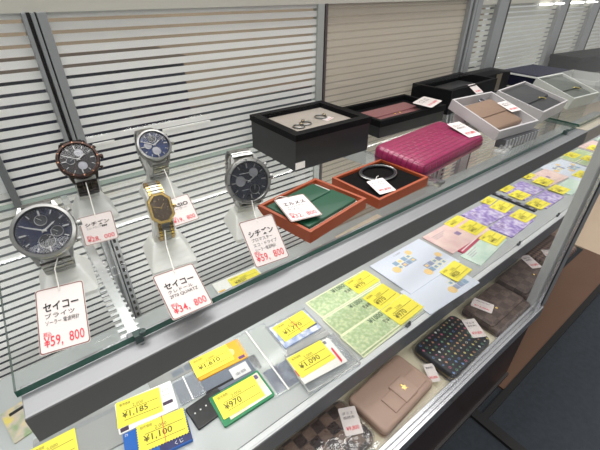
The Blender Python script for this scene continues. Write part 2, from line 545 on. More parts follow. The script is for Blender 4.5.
# ------------------------------------------------------------------ glass shelves and light bars
def glass_sheet(name, label, x0, x1, y0, y1, z1, th):
    t = thing(name, label, 'shelf', (x0, y0, z1 - th))
    bm = NB(); box(bm, 0, x1 - x0, 0, y1 - y0, 0, th)
    for f in bm.faces:
        c = f.calc_center_median()
        f.material_index = 0 if abs(c.z - th / 2) > th * .4 else (2 if c.y > (y1 - y0) * .9 else 1)
    obj('glass_pane', bm, [GLASS, GLASS_EDGE, pm('pale_glass_edge', (168, 186, 178), 0.2)], t)
    return t
s = glass_sheet('glass_shelf', 'long clear glass shelf carrying the watches, boxes and magenta wallet', -.060, .893, .2405, .553, 0.0, .006)
def clip(parent, x, nm='shelf_clip'):
    bm = NB()
    box(bm, x - .003, x + .003, -.004, .003, -.010, .0075)
    tube(bm, [(x + .001, -.005, -.001), (x + .001, -.008, -.006), (x + .001, -.006, -.011)], .0022)
    lathe(bm, [(.0012, 0), (.0028, .0005), (.0028, .003), (.0012, .0036)], 14, (x + .004, -.002, .006))
    obj(nm, bm, pm('clip_dark', (70, 84, 82), 0.15, 0.3), parent)
clip(s, .083)
clip(s, .897)
glass_sheet('glass_shelf', 'next glass shelf at the left end, only its corner in view', -.95, -.070, .2405, .553, 0.0, .006)
glass_sheet('glass_shelf', 'next glass shelf at the far right end, carrying the far wallet box', .905, 1.85, .2405, .553, 0.0, .006)
def light_bar(label, x0, x1, warm):
    t = thing('shelf_bar', label, 'shelf bar', (x0, .22, -.034))
    L = x1 - x0
    bm = NB(); bbox(bm, 0, L, .0012, .030, .0012, .0275, .0006)
    obj('bar_body', bm, ALU if not warm else pm('warm_lit_aluminium', (200, 190, 172), 0.4, 0.3), t)  # far bar gets a lit, warmer copy of the aluminium colour
    bm = NB(); box(bm, -.0004, L + .0004, -.0004, .0012, 0, .0262)
    obj('front_strip', bm, ALU_SHADED if not warm else pm('warm_lit_front', (168, 160, 148), 0.5), t)  # front coloured darker for its shade; far bar tinted for warmer light
    bm = NB(); bbox(bm, 0, L, -.0006, .0016, .0262, .0280, .0004)
    obj('edge_bead', bm, pm('bright_bead', (150, 150, 152), 0.45, 0.2), t)
    bm = NB(); bbox(bm, .02, L - .02, .010, .022, -.0004, .0012, .0003)
    obj('emitting_strip', bm, pm('emitting_white', (255, 250, 240), 0.5, emit=3), t)
    lamp = area('bar_lamp', (L / 2, .016, -.0012), L - .04, .010, 0.85, (R_(60), 0, 0))
    lamp.parent = t
light_bar('long aluminium bar with shaded grey front under the watch shelf edge', -.058, .895, False)
light_bar('pale far bar continuing beyond the long aluminium bar', .899, 1.85, True)
def bracket(x, y0, label):
    t = thing('shelf_bracket', label, 'bracket', (x, y0, -.006))
    bm = NB()
    loft(bm, [[(-.004, 0, 0), (.004, 0, 0), (.004, 0, -.008), (-.004, 0, -.008)], [(-.004, .55 - y0, 0), (.004, .55 - y0, 0), (.004, .55 - y0, -.035), (-.004, .55 - y0, -.035)]])
    obj('arm', bm, pm('bracket_chrome', (228, 230, 232), 0.25, 0.7), t)
    bm = NB()
    for k in range(16):  # bars modelled in place of the stripes mirrored in the chrome arm
        y = .004 + k * .0075
        box(bm, -.010, .006, y, y + .0035, -.0016, -.0006)
    obj('reflection_bars', bm, pm('bracket_reflection', (236, 238, 240), 0.2, 0.6), t)
    bm = NB(); bbox(bm, -.006, .006, -.004, .004, -.002, .002, .0006)
    obj('end_stop', bm, GREY_MID, t)
bracket(.022, .246, 'bright shelf bracket with modelled stripe reflections beneath the glass, near the left clip')
bracket(.465, .262, 'shelf bracket beneath the glass, behind the orange box with the bangle')

# lower tier
ZT = -.150
t = thing('lower_shelf', 'lower glass shelf with card display and pale front strip', 'shelf', (-.6, .1775, ZT))
bm = NB(); poly(bm, [(0, .0095), (1.56, .0095), (2.3, .125), (2.3, .245), (0, .245)], -.006, 0, .006)
for f in bm.faces:
    f.material_index = 0 if abs(f.calc_center_median().z + .003) > .002 else 1
obj('glass_pane', bm, [pm('tier_pane', (184, 188, 189), 0.25, 0, 0.04, 12), pm('tier_glass_edge', (120, 138, 134), 0.15)], t)
bm = NB(); bbox(bm, 0, 1.56, .0012, .016, -.028, -.0012, .0006)
bbox(bm, 0, 1.56, .0030, .0085, -.0014, -.0006, .0002)
obj('front_strip', bm, pm('pale_strip', (226, 228, 230), 0.4, 0.1), t)
bm = NB(); box(bm, 0, 1.56, 0, .0012, -.0285, -.0012)
obj('front_face', bm, pm('dark_strip', (92, 94, 99), 0.45), t)  # front coloured dark for its shade, like the bar above
bm = NB(); bbox(bm, .1, 2.2, .238, .2445, -.0105, -.0065, .0004)
obj('emitting_strip', bm, pm('emitting_white', (255, 250, 240), 0.5, emit=3), t)  # glowing strip added to go with the rear fill
lp = area('rear_fill', (1.1, .246, -.0090), 2.1, .006, 1.3, (R_(78), 0, 0))  # fill added at the shelf's back edge to brighten the lower back panel
lp.parent = t
for x in (.930, 1.235, 1.395, 1.53):
    bm = NB()
    bbox(bm, x - .004, x + .004, .006, .010, .0, .004, .0008)
    lathe(bm, [(.0018, 0), (.0018, .003), (.0008, .0036)], 12, (x + .002, .0078, .004))
    obj('divider_clip', bm, pm('divider_clip', (92, 96, 100), 0.3, 0.4), t)

# ------------------------------------------------------------------ flat goods
def flat(name, label, cat, x, y, a, w, d, z, h, mat, group=None, r=.0015, parts=None):
    """a card or sheet lying flat, as a thing: 'sheet' plus extra parts"""
    t = thing(name, label, cat, (x, y, z), (0, 0, R_(a)), group)
    bm = NB()
    loft(bm, [[(px, py, 0) for px, py in rrect(w, d, r, 3)], [(px, py, h) for px, py in rrect(w, d, r, 3)]])
    obj('sheet', bm, mat, t)
    return t
def yellow(label, price, x, y, a, w, d, z, scallop=False, group='yellow price labels on the lower shelf', redline=False, big=False):
    t = thing('price_label', label, 'price label', (x, y, z), (0, 0, R_(a)), group)
    bm = NB()
    if scallop:
        pts = []
        nx, ny = 17, 11
        for i in range(nx * 2): pts.append((w / 2 - w * i / (nx * 2), d / 2 - (.0012 if i % 2 else 0)))
        for i in range(ny * 2): pts.append((-w / 2 + (.0012 if i % 2 else 0), d / 2 - d * i / (ny * 2)))
        for i in range(nx * 2): pts.append((-w / 2 + w * i / (nx * 2), -d / 2 + (.0012 if i % 2 else 0)))
        for i in range(ny * 2): pts.append((w / 2 - (.0012 if i % 2 else 0), -d / 2 + d * i / (ny * 2)))
    else:
        pts = rrect(w, d, .0006, 2)
    loft(bm, [[(px, py, 0) for px, py in pts], [(px, py, .0004) for px, py in pts]])
    obj('paper', bm, YELLOW, t)
    bm = NB()
    z1 = .00055
    text(bm, '販売価格', -w * .42, d * .28, w * .24, d * .12, z1)
    box(bm, -w * .34, w * .44, d * .064, d * .084, .0004, .0005)
    box(bm, -w * .34, w * .44, -d * .305, -d * .285, .0004, .0005)
    text(bm, '2,000', -w * .14, d * .10, w * .24, d * .15, z1)
    obj('print', bm, INK_GREY, t)
    bm = NB()
    text(bm, price, -w * .38, -d * .24, w * (.085 * len(price) + .06), d * .27, z1, .012)
    obj('lettering', bm, pm('pen_ink', (82, 72, 30), 0.6), t)
    if redline:
        bm = NB()
        box(bm, w * .02, w * .034, -d / 2, d / 2, .0004, .0006)
        obj('red_line', bm, INK_RED, t)
    return t
def printed(t, name, mat, x0, x1, y0, y1, z, h=.0003):
    bm = NB(); box(bm, x0, x1, y0, y1, z, z + h)
    return obj(name, bm, mat, t)

Z0 = ZT
# left corner
t = flat('gift_card', 'green and yellow card behind the left end of the aluminium bar', 'card', -.090, .352, 11, .036, .045, Z0, .002, print_mat('green_yellow_print', (150, 170, 130), (226, 208, 110), 60, (204, 190, 176)))
printed(t, 'caption_bar', INK, -.012, .004, .012, .016, .002)
t = flat('card_sleeve', 'pale clear sleeve at the left end of the lower shelf', 'sleeve', -.052, .290, -6, .078, .050, Z0, .0025, PLASTIC_MILKY)
printed(t, 'seal_strip', PLASTIC, -.038, .038, .014, .019, .0025)
yellow('yellow price label on the pale sleeve, leftmost on the lower shelf', '¥780', -.0735, .2935, -3.6, .040, .028, Z0 + .0030)
# white card and blue card
t = flat('gift_card', 'white card with grey text under the ¥1,185 label', 'card', .0134, .2849, -8.6, .0595, .0377, Z0, .003, WHITE_CARD)
bm = NB()
text(bm, 'ギフト', .0175, .007, .008, .005, .0032); text(bm, 'カード', .0175, .001, .008, .004, .0032)
obj('lettering', bm, pm('grey_green_ink', (150, 160, 140), 0.6), t)
bm = NB(); box(bm, .016, .0265, -.009, -.005, .003, .0032)
obj('dark_bar', bm, pm('dark_plum', (70, 52, 74), 0.5), t)
printed(t, 'plum_badge', pm('dark_plum', (70, 52, 74), 0.5), -.028, -.020, -.0175, -.013, .003)
yellow('yellow price label ¥1,185 on the white card', '¥1,185', .0069, .2879, -11.9, .045, .0309, Z0 + .0034)
t = flat('gift_card', 'blue card under a scalloped yellow label at the bottom edge', 'card', .0111, .2443, -10.1, .0614, .0375, Z0 + .0005, .004, pm('blue_card', (24, 98, 186), 0.4))
printed(t, 'navy_band', pm('navy_print', (36, 40, 96), 0.4), .0, .0305, -.018, .004, .004)
bm = NB(); text(bm, 'カ', -.029, .0145, .003, .003, .0044); obj('corner_mark', bm, WHITE_CARD, t)
bm = NB(); text(bm, 'くじ', .014, -.0165, .008, .004, .0044)
obj('white_lettering', bm, WHITE_CARD, t)
yellow('scalloped yellow price label ¥1,100 on the blue card', '¥1,100', .0176, .248, -12, .0483, .0304, Z0 + .0052, True, redline=True)
# dotted black strap, clear pouches between
t = thing('black_pouch', 'black strip with a row of white dots between blue and green cards', 'pouch', (.0655, .243, Z0), (0, 0, R_(4)))
bm = NB(); slab(bm, .040, .030, .003, .002, .001); obj('strip', bm, pm('black_vinyl', (34, 34, 36), 0.3), t)
bm = NB()
for k in range(5): lathe(bm, [(.0009, 0), (.0009, .0003)], 10, (-.014 + .0065 * k, .003, .003))
obj('white_dots', bm, WHITE_CARD, t)
t = thing('card_pouch', 'clear pouch over dark cards beside the ¥1,185 card', 'pouch', (.0580, .2775, Z0), (0, 0, R_(-4)))
bm = NB(); bbox(bm, -.013, .013, -.015, .016, 0, .002, .0005); obj('dark_insert', bm, pm('slate_insert', (106, 114, 128), 0.4, 0, .15, 90), t)
bm = NB(); bbox(bm, -.015, .015, -.0165, .018, .0021, .0030, .0003); obj('clear_front', bm, PLASTIC, t)
bm = NB(); box(bm, -.001, .0005, -.0165, .018, .003, .0033); obj('weld_seam', bm, WHITE_CARD, t)
t = thing('card_pouch', 'narrow pouch with grey squares beneath the aluminium bar', 'pouch', (.054, .305, Z0), (0, 0, R_(-2)))
bm = NB(); bbox(bm, -.030, .032, -.007, .008, 0, .002, .0004); obj('clear_front', bm, PLASTIC_MILKY, t)
bm = NB()
for k in range(2): box(bm, -.004 + .015 * k, .009 + .015 * k, -.004, .004, .002, .0023)
obj('grey_squares', bm, pm('grey_square', (120, 128, 138), 0.5), t)
# orange card, green card
t = flat('gift_card', 'orange card under the ¥1,610 label below the aluminium bar', 'card', .1039, .2916, -5, .0628, .0322, Z0, .003, pm('orange_card', (250, 178, 44), 0.4, 0, .06, 40))
bm = NB(); box(bm, .020, .028, -.0145, -.0105, .003, .0033); obj('badge', bm, pm('plum_badge', (110, 70, 120), 0.5), t)
bm = NB(); lathe(bm, [(.006, 0), (.006, .0003)], 20, (.014, .001, .003)); obj('pale_dot', bm, pm('pale_orange', (252, 214, 140), 0.5), t)
yellow('yellow price label ¥1,610 on the orange card', '¥1,610', .0957, .294, -4.3, .0472, .0268, Z0 + .0035)
t = thing('card_pouch', 'small clear pouch with a white slip between orange and green cards', 'pouch', (.111, .2640, Z0), (0, 0, R_(-4)))
bm = NB(); bbox(bm, -.040, .030, -.012, .011, 0, .0015, .0004); obj('dark_insert', bm, pm('slate_insert', (106, 114, 128), 0.4, 0, .15, 90), t)
bm = NB(); bbox(bm, -.006, .016, -.009, .007, .0015, .0022, .0002); obj('white_slip', bm, pm('pale_slip', (222, 222, 224), 0.5), t)
bm = NB(); text(bm, '金額', -.002, -.006, .013, .004, .0024); obj('lettering', bm, pm('slip_ink', (110, 110, 116), 0.6), t)
bm = NB(); box(bm, -.040, -.006, -.0075, -.005, .0015, .0020); obj('black_band', bm, INK, t)
t = flat('gift_card', 'green bordered card with white slip under the ¥970 label', 'card', .1004, .2312, -1.8, .0615, .0388, Z0, .0035, pm('green_card', (28, 132, 82), 0.4))
printed(t, 'white_slip', print_mat('slip_print', (236, 232, 214), (252, 250, 240), 40, (240, 214, 190)), -.022, .0285, -.0165, .0165, .0035)
printed(t, 'stamp_mark', pm('stamp_mark', (110, 96, 140), 0.5), .0225, .0265, .009, .0145, .0038)
yellow('yellow price label ¥970 on the green bordered card', '¥970', .0975, .2327, -3.6, .0493, .030, Z0 + .0042)
# clear pouch between green and white
t = thing('card_pouch', 'wide clear pouch with navy lower edge left of the ¥1,090 card', 'pouch', (.1560, .2560, Z0), (0, 0, R_(-3)))
bm = NB(); bbox(bm, -.024, .018, -.048, .050, 0, .0015, .0004); obj('paper_insert', bm, pm('grey_green_insert', (196, 200, 190), 0.5, 0, .05, 30), t)
bm = NB(); box(bm, -.020, .017, -.047, -.014, .0015, .0022); obj('navy_insert', bm, print_mat('navy_insert', (58, 70, 100), (130, 142, 160), 60), t)
bm = NB(); bbox(bm, -.026, .020, -.050, .052, .0024, .0032, .0003); obj('clear_front', bm, PLASTIC, t)
bm = NB(); box(bm, -.008, -.0062, -.050, .052, .0032, .0035); obj('weld_seam', bm, WHITE_CARD, t)
# blue-white card and white boxed card
t = flat('gift_card', 'pale blue card under the label crossed by a red line', 'card', .2057, .2731, -2.3, .0575, .0395, Z0 + .001, .003, print_mat('pale_blue_print', (214, 222, 240), (244, 246, 250), 70, (150, 170, 214)))
printed(t, 'navy_corner', pm('navy_corner', (70, 80, 120), 0.5), .012, .028, -.012, -.006, .003)
t2 = thing('card_case', 'clear sleeve around the pale blue card', 'sleeve', (.2057, .2731, Z0), (0, 0, R_(-2.3)))
bm = NB(); bbox(bm, -.032, .033, -.024, .024, 0, .0009, .0003); obj('back_sheet', bm, PLASTIC_MILKY, t2)
bm = NB(); box(bm, -.032, -.0305, -.024, .024, .0009, .0035); box(bm, -.032, .033, .0228, .024, .0009, .0035); obj('folded_edge', bm, PLASTIC, t2)
yellow('yellow price label crossed by a red line on the pale blue card', '¥1,770', .2068, .2766, .8, .0508, .0294, Z0 + .0045, redline=True)
t2 = thing('card_case', 'clear hinged case holding the ¥1,090 card', 'case', (.2000, .2120, Z0), (0, 0, R_(-6)))
bm = NB(); bbox(bm, -.037, .037, -.028, .027, 0, .005, .001); obj('case_body', bm, PLASTIC, t2)
bm = NB(); box(bm, -.037, -.0355, -.028, .027, .005, .0062); box(bm, .0355, .037, -.028, .027, .005, .0062); box(bm, -.037, .037, -.028, -.0268, .005, .0062)
obj('case_rim', bm, PLASTIC_MILKY, t2)
bm = NB(); bbox(bm, -.034, .034, .029, .037, 0, .003, .0008); obj('case_hinge', bm, PLASTIC_MILKY, t2)
t = flat('gift_card', 'white card with a red stripe under the ¥1,090 label', 'card', .1947, .2161, -7.1, .0624, .0409, Z0 + .0052, .001, WHITE_CARD)
bm = NB()
poly(bm, [(.024, .004), (.0265, .006), (.0265, -.016), (.0235, -.019)], .001, 0, .0003)
obj('red_stripe', bm, INK_RED, t)
bm = NB(); poly(bm, [(-.030, -.008), (-.026, -.012), (-.026, -.004), (-.030, .001)], .001, 0, .0003)
obj('red_flash', bm, INK_RED, t)
bm = NB(); box(bm, .020, .0245, .014, .0185, .001, .0013); obj('print_mark', bm, pm('grey_mark', (130, 130, 140), 0.6), t)
yellow('yellow price label ¥1,090 on the white card with red stripe', '¥1,090', .191, .2212, -3.8, .0501, .0319, Z0 + .0066)

# vouchers
VG = print_mat('green_guilloche', (170, 196, 146), (212, 224, 178), 230, (186, 206, 164))
VB = pm('voucher_cream', (236, 240, 206), 0.5)
def voucher(label, x, y, a, w, d, z, detail=True, group='pale green gift vouchers'):
    t = flat('voucher', label, 'voucher', x, y, a, w, d, z, .0008, VB, group, .0006)
    printed(t, 'green_print', VG, -w / 2 + .002, w / 2 - .002, -d / 2 + .0022, d / 2 - .0022, .0008)
    if detail:
        bm = NB()
        text(bm, '¥1000', -w * .12, d * .20, w * .20, d * .22, .0013, .012)
        text(bm, '見本券', w * .00, -d * .14, w * .12, d * .20, .0013, .01)
        obj('lettering', bm, pm('voucher_ink', (70, 92, 74), 0.6), t)
    return t
voucher('spare green voucher peeping out under the front green voucher', .3075, .2060, 2.5, .1270, .0355, Z0, False)
voucher('hindmost of the three overlapping green vouchers', .3071, .2851, .6, .1200, .0375, Z0)
voucher('middle one of the three overlapping green vouchers', .3047, .2459, .4, .1190, .0375, Z0 + .001)
voucher('front one of the three overlapping green vouchers', .3065, .2095, 1.4, .1265, .0370, Z0 + .002)
yellow('yellow price label on the hindmost of three green vouchers', '¥970', .344, .2847, 2.0, .0487, .0306, Z0 + .0016)
yellow('yellow price label on the middle of three green vouchers', '¥970', .3423, .2435, 4.5, .0475, .0339, Z0 + .0026)
yellow('yellow price label on the front one of three green vouchers', '¥970', .3453, .2084, 2.5, .0527, .0346, Z0 + .0036)
voucher('green voucher lying behind, seen through the glass near the orange box', .3196, .3794, 4, .0811, .0324, Z0)
yellow('yellow label seen through the glass shelf below the rightmost watch', '¥850', .2051, .4010, -2.7, .0482, .0226, Z0 + .003)
t = flat('gift_card', 'pale card seen through the glass shelf below the rightmost watch', 'card', .195, .4010, -2.7, .075, .034, Z0, .0025, WHITE_CARD)
printed(t, 'orange_print', pm('orange_print', (238, 190, 90), 0.5), -.036, -.026, -.014, -.004, .0025)
t = flat('gift_card', 'beige printed slip behind, seen through the glass below the orange box', 'card', .4552, .3900, 3.7, .1218, .0300, Z0, .0015, print_mat('beige_print', (226, 206, 182), (240, 228, 206), 50))
bm = NB()
tube(bm, [(-.036 + .010 * math.cos(a * math.pi / 10), -.012 + .012 * math.sin(a * math.pi / 10), .0018) for a in range(11)], .0007, 6)
obj('printed_arc', bm, pm('grey_mark', (130, 130, 140), 0.6), t)

# stamp sheets
def stamp_sheet(label, x, y, a, w, d, z, blocks, name='stamp_sheet'):
    t = flat(name, label, 'stamp sheet', x, y, a, w, d, z, .0012, pm('sheet_white', (222, 229, 243), 0.4), 'white stamp sheets', .0006)
    mats = [pm('stamp_blue', (150, 178, 204), 0.5), pm('stamp_orange', (246, 214, 150), 0.5), pm('stamp_grey', (156, 164, 192), 0.5), pm('stamp_cream', (238, 236, 208), 0.5)]
    rnd = random.Random(len(label))
    for bx, by, nx, ny in blocks:
        bm = NB()
        for i in range(nx):
            for j in range(ny):
                x0, y0 = bx + i * .0105, by + j * .0105
                box(bm, x0, x0 + .0092, y0, y0 + .0092, .0012, .0014, rnd.choice((0, 2, 3)))
                box(bm, x0 + .0015, x0 + .0070, y0 + .002, y0 + .007, .0014, .0016, rnd.choice((0, 1, 2)))
        lathe(bm, [(.0072, 0), (.0072, .0002)], 20, (bx - .006, by + .004, .0012), True, 1)
        lathe(bm, [(.0060, 0), (.0060, .0002)], 20, (bx + nx * .0105 + .003, by + ny * .0105 + .001, .0012), True, 1)
        obj('stamp_block', bm, mats, t)
    bm = NB(); text(bm, '日本郵便', -w * .1, d * .40, w * .13, .003, .0014); obj('lettering', bm, pm('grey_mark', (130, 130, 140), 0.6), t)
    return t
stamp_sheet('white sheet of printed stamps in the middle of the lower shelf', .4442, .2622, 0, .1275, .0823, Z0 + .0013, [(-.030, .004, 4, 2), (.006, -.030, 4, 2)])
stamp_sheet('lower white stamp sheet half covered, with a yellow label at its corner', .4299, .2040, -3, .1170, .0560, Z0, [(.016, -.018, 3, 2)])
yellow('yellow price label on the corner of the middle white stamp sheets', '¥820', .4796, .2105, 3.8, .0458, .0317, Z0 + .0030)
stamp_sheet('white stamp sheet near the far end of the lower shelf', 1.0564, .2640, -6, .1027, .0930, Z0, [(-.030, .008, 3, 2), (.006, -.010, 3, 2)])
yellow('yellow price label on the far white stamp sheet', '¥820', 1.0462, .2311, -1, .0484, .0296, Z0 + .0020)

# banknote-like vouchers and passes
PINK = print_mat('pink_print', (236, 202, 200), (248, 222, 214), 45)
MINT = print_mat('mint_print', (196, 224, 208), (222, 238, 226), 45)
PURP = print_mat('purple_print', (146, 122, 196), (226, 218, 240), 110, (184, 168, 220))
def note(label, cat, x, y, a, w, d, z, mat, group, seal=None, h=.002):
    t = flat('gift_voucher', label, cat, x, y, a, w, d, z, h, mat, group, .0006)
    bm = NB()
    for k in range(3):
        box(bm, -w * .40, -w * .40 + w * (.30 - .06 * k), d * .30 - .004 * k, d * .30 - .004 * k + .0010, h, h + .0002)
    obj('fine_print', bm, pm('pale_ink', (170, 150, 170), 0.6), t)
    if seal:
        bm = NB(); box(bm, -w * .04, w * .05, -d * .10, d * .06, h, h + .0003); obj('seal', bm, seal, t)
    return t
SEAL = pm('violet_seal', (150, 130, 170), 0.5)
note('pink voucher right of the white stamp sheets', 'voucher', .5777, .2712, 0, .1225, .062, Z0 + .001, PINK, 'pink vouchers', SEAL)
t = flat('gift_voucher', 'dark red booklet edge between pink and mint vouchers', 'voucher', .585, .2400, 6, .105, .012, Z0, .0025, pm('crimson_edge', (190, 80, 104), 0.5), None, .0004)
printed(t, 'pale_stripe', PAPER, -.050, .050, -.001, .001, .0025)
note('mint voucher in front of the pink one', 'voucher', .5775, .2170, 6, .1085, .0352, Z0, MINT, 'mint vouchers')
yellow('small yellow label at the back corner of the pink voucher', '¥465', .6103, .2964, 2, .0488, .0181, Z0 + .0035)
yellow('yellow price label on the front corner of the pink voucher', '¥465', .618, .2632, 3, .044, .0350, Z0 + .0035)
yellow('yellow price label on the mint voucher', '¥465', .616, .2234, 6, .0430, .0335, Z0 + .0025)
note('purple voucher behind, first purple pair from the left', 'voucher', .6897, .2760, -3, .0920, .0520, Z0, PURP, 'purple vouchers')
note('purple voucher in front, first purple pair from the left', 'voucher', .6930, .2260, 2, .0960, .0430, Z0, PURP, 'purple vouchers')
yellow('yellow label at the back edge of the first purple pair', '¥970', .7423, .3005, 5, .0366, .0203, Z0 + .0025)
yellow('yellow label on the back voucher of the first purple pair', '¥970', .7410, .2711, 4, .0480, .0324, Z0 + .0025)
yellow('yellow label on the front voucher of the first purple pair', '¥970', .7370, .2270, 0, .0450, .0334, Z0 + .0025)
t = thing('shelf_divider', 'black divider strip between the two purple pairs', 'divider', (.7800, .2700, Z0), (0, 0, R_(-3)))
bm = NB(); bbox(bm, -.005, .005, -.050, .046, 0, .004, .0008); obj('strip', bm, pm('black_divider', (44, 44, 52), 0.35), t)
bm = NB()
for k in range(5): box(bm, -.003, .003, -.044 + .018 * k, -.036 + .018 * k, .004, .0043)
obj('label_print', bm, pm('divider_print', (150, 150, 165), 0.5), t)
note('purple voucher behind, second purple pair from the left', 'voucher', .8500, .2800, -2, .0860, .0520, Z0, PURP, 'purple vouchers')
note('purple voucher in front, second purple pair from the left', 'voucher', .8480, .2300, 0, .0840, .0380, Z0, PURP, 'purple vouchers')
yellow('yellow label at the back edge of the second purple pair', '¥970', .8275, .3056, 0, .0413, .0180, Z0 + .0025)
yellow('yellow label on the back voucher of the second purple pair', '¥970', .8195, .2733, -2, .0414, .031, Z0 + .0025)
yellow('yellow label on the front voucher of the second purple pair', '¥970', .8120, .2307, -2, .0438, .0315, Z0 + .0025)
note('pink voucher beyond the second purple pair', 'voucher', .9656, .2770, -4, .0880, .0560, Z0, PINK, 'pink vouchers', SEAL)
note('mint voucher in front of the farther pink one', 'voucher', .9560, .2240, 0, .0900, .0380, Z0, MINT, 'mint vouchers')
yellow('small yellow label at the back edge of the farther pink voucher', '¥465', .9339, .3064, 2, .0390, .0181, Z0 + .0025)
yellow('yellow price label on the farther pink voucher', '¥465', .9317, .2718, 2, .0452, .0323, Z0 + .0025)
yellow('yellow price label on the farther mint voucher', '¥465', .9168, .2317, 0, .0400, .0319, Z0 + .0025)
voucher('back one of the far pair of green vouchers', 1.175, .2900, -3, .110, .038, Z0, False)
voucher('front one of the far pair of green vouchers', 1.175, .2480, -3, .110, .038, Z0, False)
yellow('yellow label on the back far green voucher', '¥970', 1.1655, .2978, -3, .0423, .0285, Z0 + .0015)
yellow('yellow label on the front far green voucher', '¥970', 1.1739, .2600, -2, .0426, .0304, Z0 + .0015)
note('last pink voucher at the far end of the lower shelf', 'voucher', 1.290, .2790, -3, .090, .064, Z0, PINK, 'pink vouchers')
yellow('yellow label on the last pink voucher at the far end', '¥465', 1.2700, .2800, 0, .0474, .0285, Z0 + .0025)
note('last mint voucher at the far end of the lower shelf', 'voucher', 1.395, .2750, -3, .085, .060, Z0, MINT, 'mint vouchers')
yellow('yellow label on the last mint voucher at the far end', '¥465', 1.375, .2750, 0, .0474, .0285, Z0 + .0025)

# ------------------------------------------------------------------ wallets on the deck
ZD = -.215
def hang_tag(name, label, x, y, z, yaw, tilt, w, h, spin=0, lines=('税込',), price='¥9,800', group=None, border=False, cat='price tag', string=None):
    """a card price tag: origin at the centre, its face up, top edge towards local +Y"""
    t = thing(name, label, cat, (x, y, z), (0, 0, 0), group)
    yv, tv, s = R_(yaw), R_(tilt), R_(spin)
    ex = Vector((math.cos(yv), math.sin(yv), 0)); f = Vector((-math.sin(yv), math.cos(yv), 0))
    ey = f * math.cos(tv) + Vector((0, 0, 1)) * math.sin(tv)
    ex, ey = ex * math.cos(s) + ey * math.sin(s), -ex * math.sin(s) + ey * math.cos(s)
    t.rotation_euler = Matrix((ex, ey, ex.cross(ey))).transposed().to_euler()
    bm = NB(); pts = rrect(w, h, w * .06, 4)
    loft(bm, [[(px, py, -.0004) for px, py in pts], [(px, py, 0) for px, py in pts]])
    obj('card', bm, pm('tag_card', (232, 221, 218), 0.55), t)
    if border:
        bm = NB()
        a, b = rrect(w * .985, h * .985, w * .06, 4), rrect(w * .945, h * .955, w * .05, 4)
        va = [bm.verts.new((px, py, .0002)) for px, py in a]; vb = [bm.verts.new((px, py, .0002)) for px, py in b]
        for i in range(len(a)):
            j = (i + 1) % len(a); bm.faces.new((va[i], va[j], vb[j], vb[i]))
        obj('border', bm, BORDER, t)
    bm = NB()
    if border:
        text(bm, lines[0], -w * .36, h * .12, w * .72, h * .14, .0003, .022)
        for i, l in enumerate(lines[1:]):
            text(bm, l, -w * .34, h * (.015 - .105 * i), w * (.60 if i % 2 == 0 else .68), h * .075, .0003, .0)
    else:
        for i, l in enumerate(lines):
            text(bm, l, -w * .36, h * (.22 - .16 * i), w * .66, h * .11, .0003)
    obj('black_print', bm, INK, t)
    bm = NB()
    if border:
        text(bm, '税込', -w * .40, -h * .25, w * .16, h * .07, .0003, .01)
        text(bm, price.replace(',', ',  '), -w * .40, -h * .43, w * .80, h * .18, .0003, .006)
    else:
        text(bm, price, -w * .36, -h * .36, w * .72, h * .17, .0003, .01)
    obj('red_print', bm, INK_RED, t)
    if string:
        bm = NB()
        M = Matrix.Translation((x, y, z)) @ t.rotation_euler.to_matrix().to_4x4()
        inv = M.inverted()
        pts = [inv @ Vector(p) for p in string]
        tube(bm, [Vector((0, h * .42, .0006))] + pts, .0005, 6)
        obj('string', bm, pm('white_string', (236, 232, 226), 0.7), t)
    return t

WBR = 'brown checked wallets on the deck'
# checked wallet in a plastic sleeve
t = thing('long_wallet', 'dark brown checked wallet in shiny clear plastic at the bottom edge', 'wallet', (.159, .1560, ZD), (0, 0, R_(1)))
bm = NB(); slab(bm, .104, .062, .016, .010, .005)
obj('body', bm, checker_mat('brown_checks', (58, 40, 38), (128, 104, 90), 76, 0.4), t, True)
def crinkle(label, x, y, z, w, d, h, a):
    m = glassy('crinkled_film', (.97, .97, .98), .16, .08, edge=1.0)
    nt = m.node_tree
    if not any(n.type == 'BUMP' for n in nt.nodes):
        tc = nt.nodes.new('ShaderNodeTexCoord'); ns = nt.nodes.new('ShaderNodeTexNoise'); ns.inputs['Scale'].default_value = 55
        bp = nt.nodes.new('ShaderNodeBump'); bp.inputs['Strength'].default_value = 1; bp.inputs['Distance'].default_value = .004
        nt.links.new(tc.outputs['Object'], ns.inputs[0]); nt.links.new(ns.outputs[0], bp.inputs['Height'])
        for n in nt.nodes:
            if n.type == 'BSDF_GLOSSY': nt.links.new(bp.outputs[0], n.inputs['Normal'])
    t = thing('plastic_sleeve', label, 'plastic sleeve', (x, y, z), (0, 0, R_(a)))
    bm = NB(); slab(bm, w, d, h, .012, .005, seg=2)
    obj('film', bm, m, t, True)
    bm = NB(); box(bm, -w * .48, w * .48, -d * .5 - .004, -d * .5 + .001, h * .4, h * .45); obj('heat_seal', bm, m, t)
    return t
crinkle('shiny clear sleeve wrapping the checked wallet', .159, .156, ZD + .0, .108, .066, .0175, 1)
hang_tag('price_tag', 'white price tag lying on the sleeved checked wallet', .1988, .1566, ZD + .0185, -26, 2, .0215, .0330, 0, ('ダミエ', '長財布'), '¥9,800', 'white wallet tags on the deck')
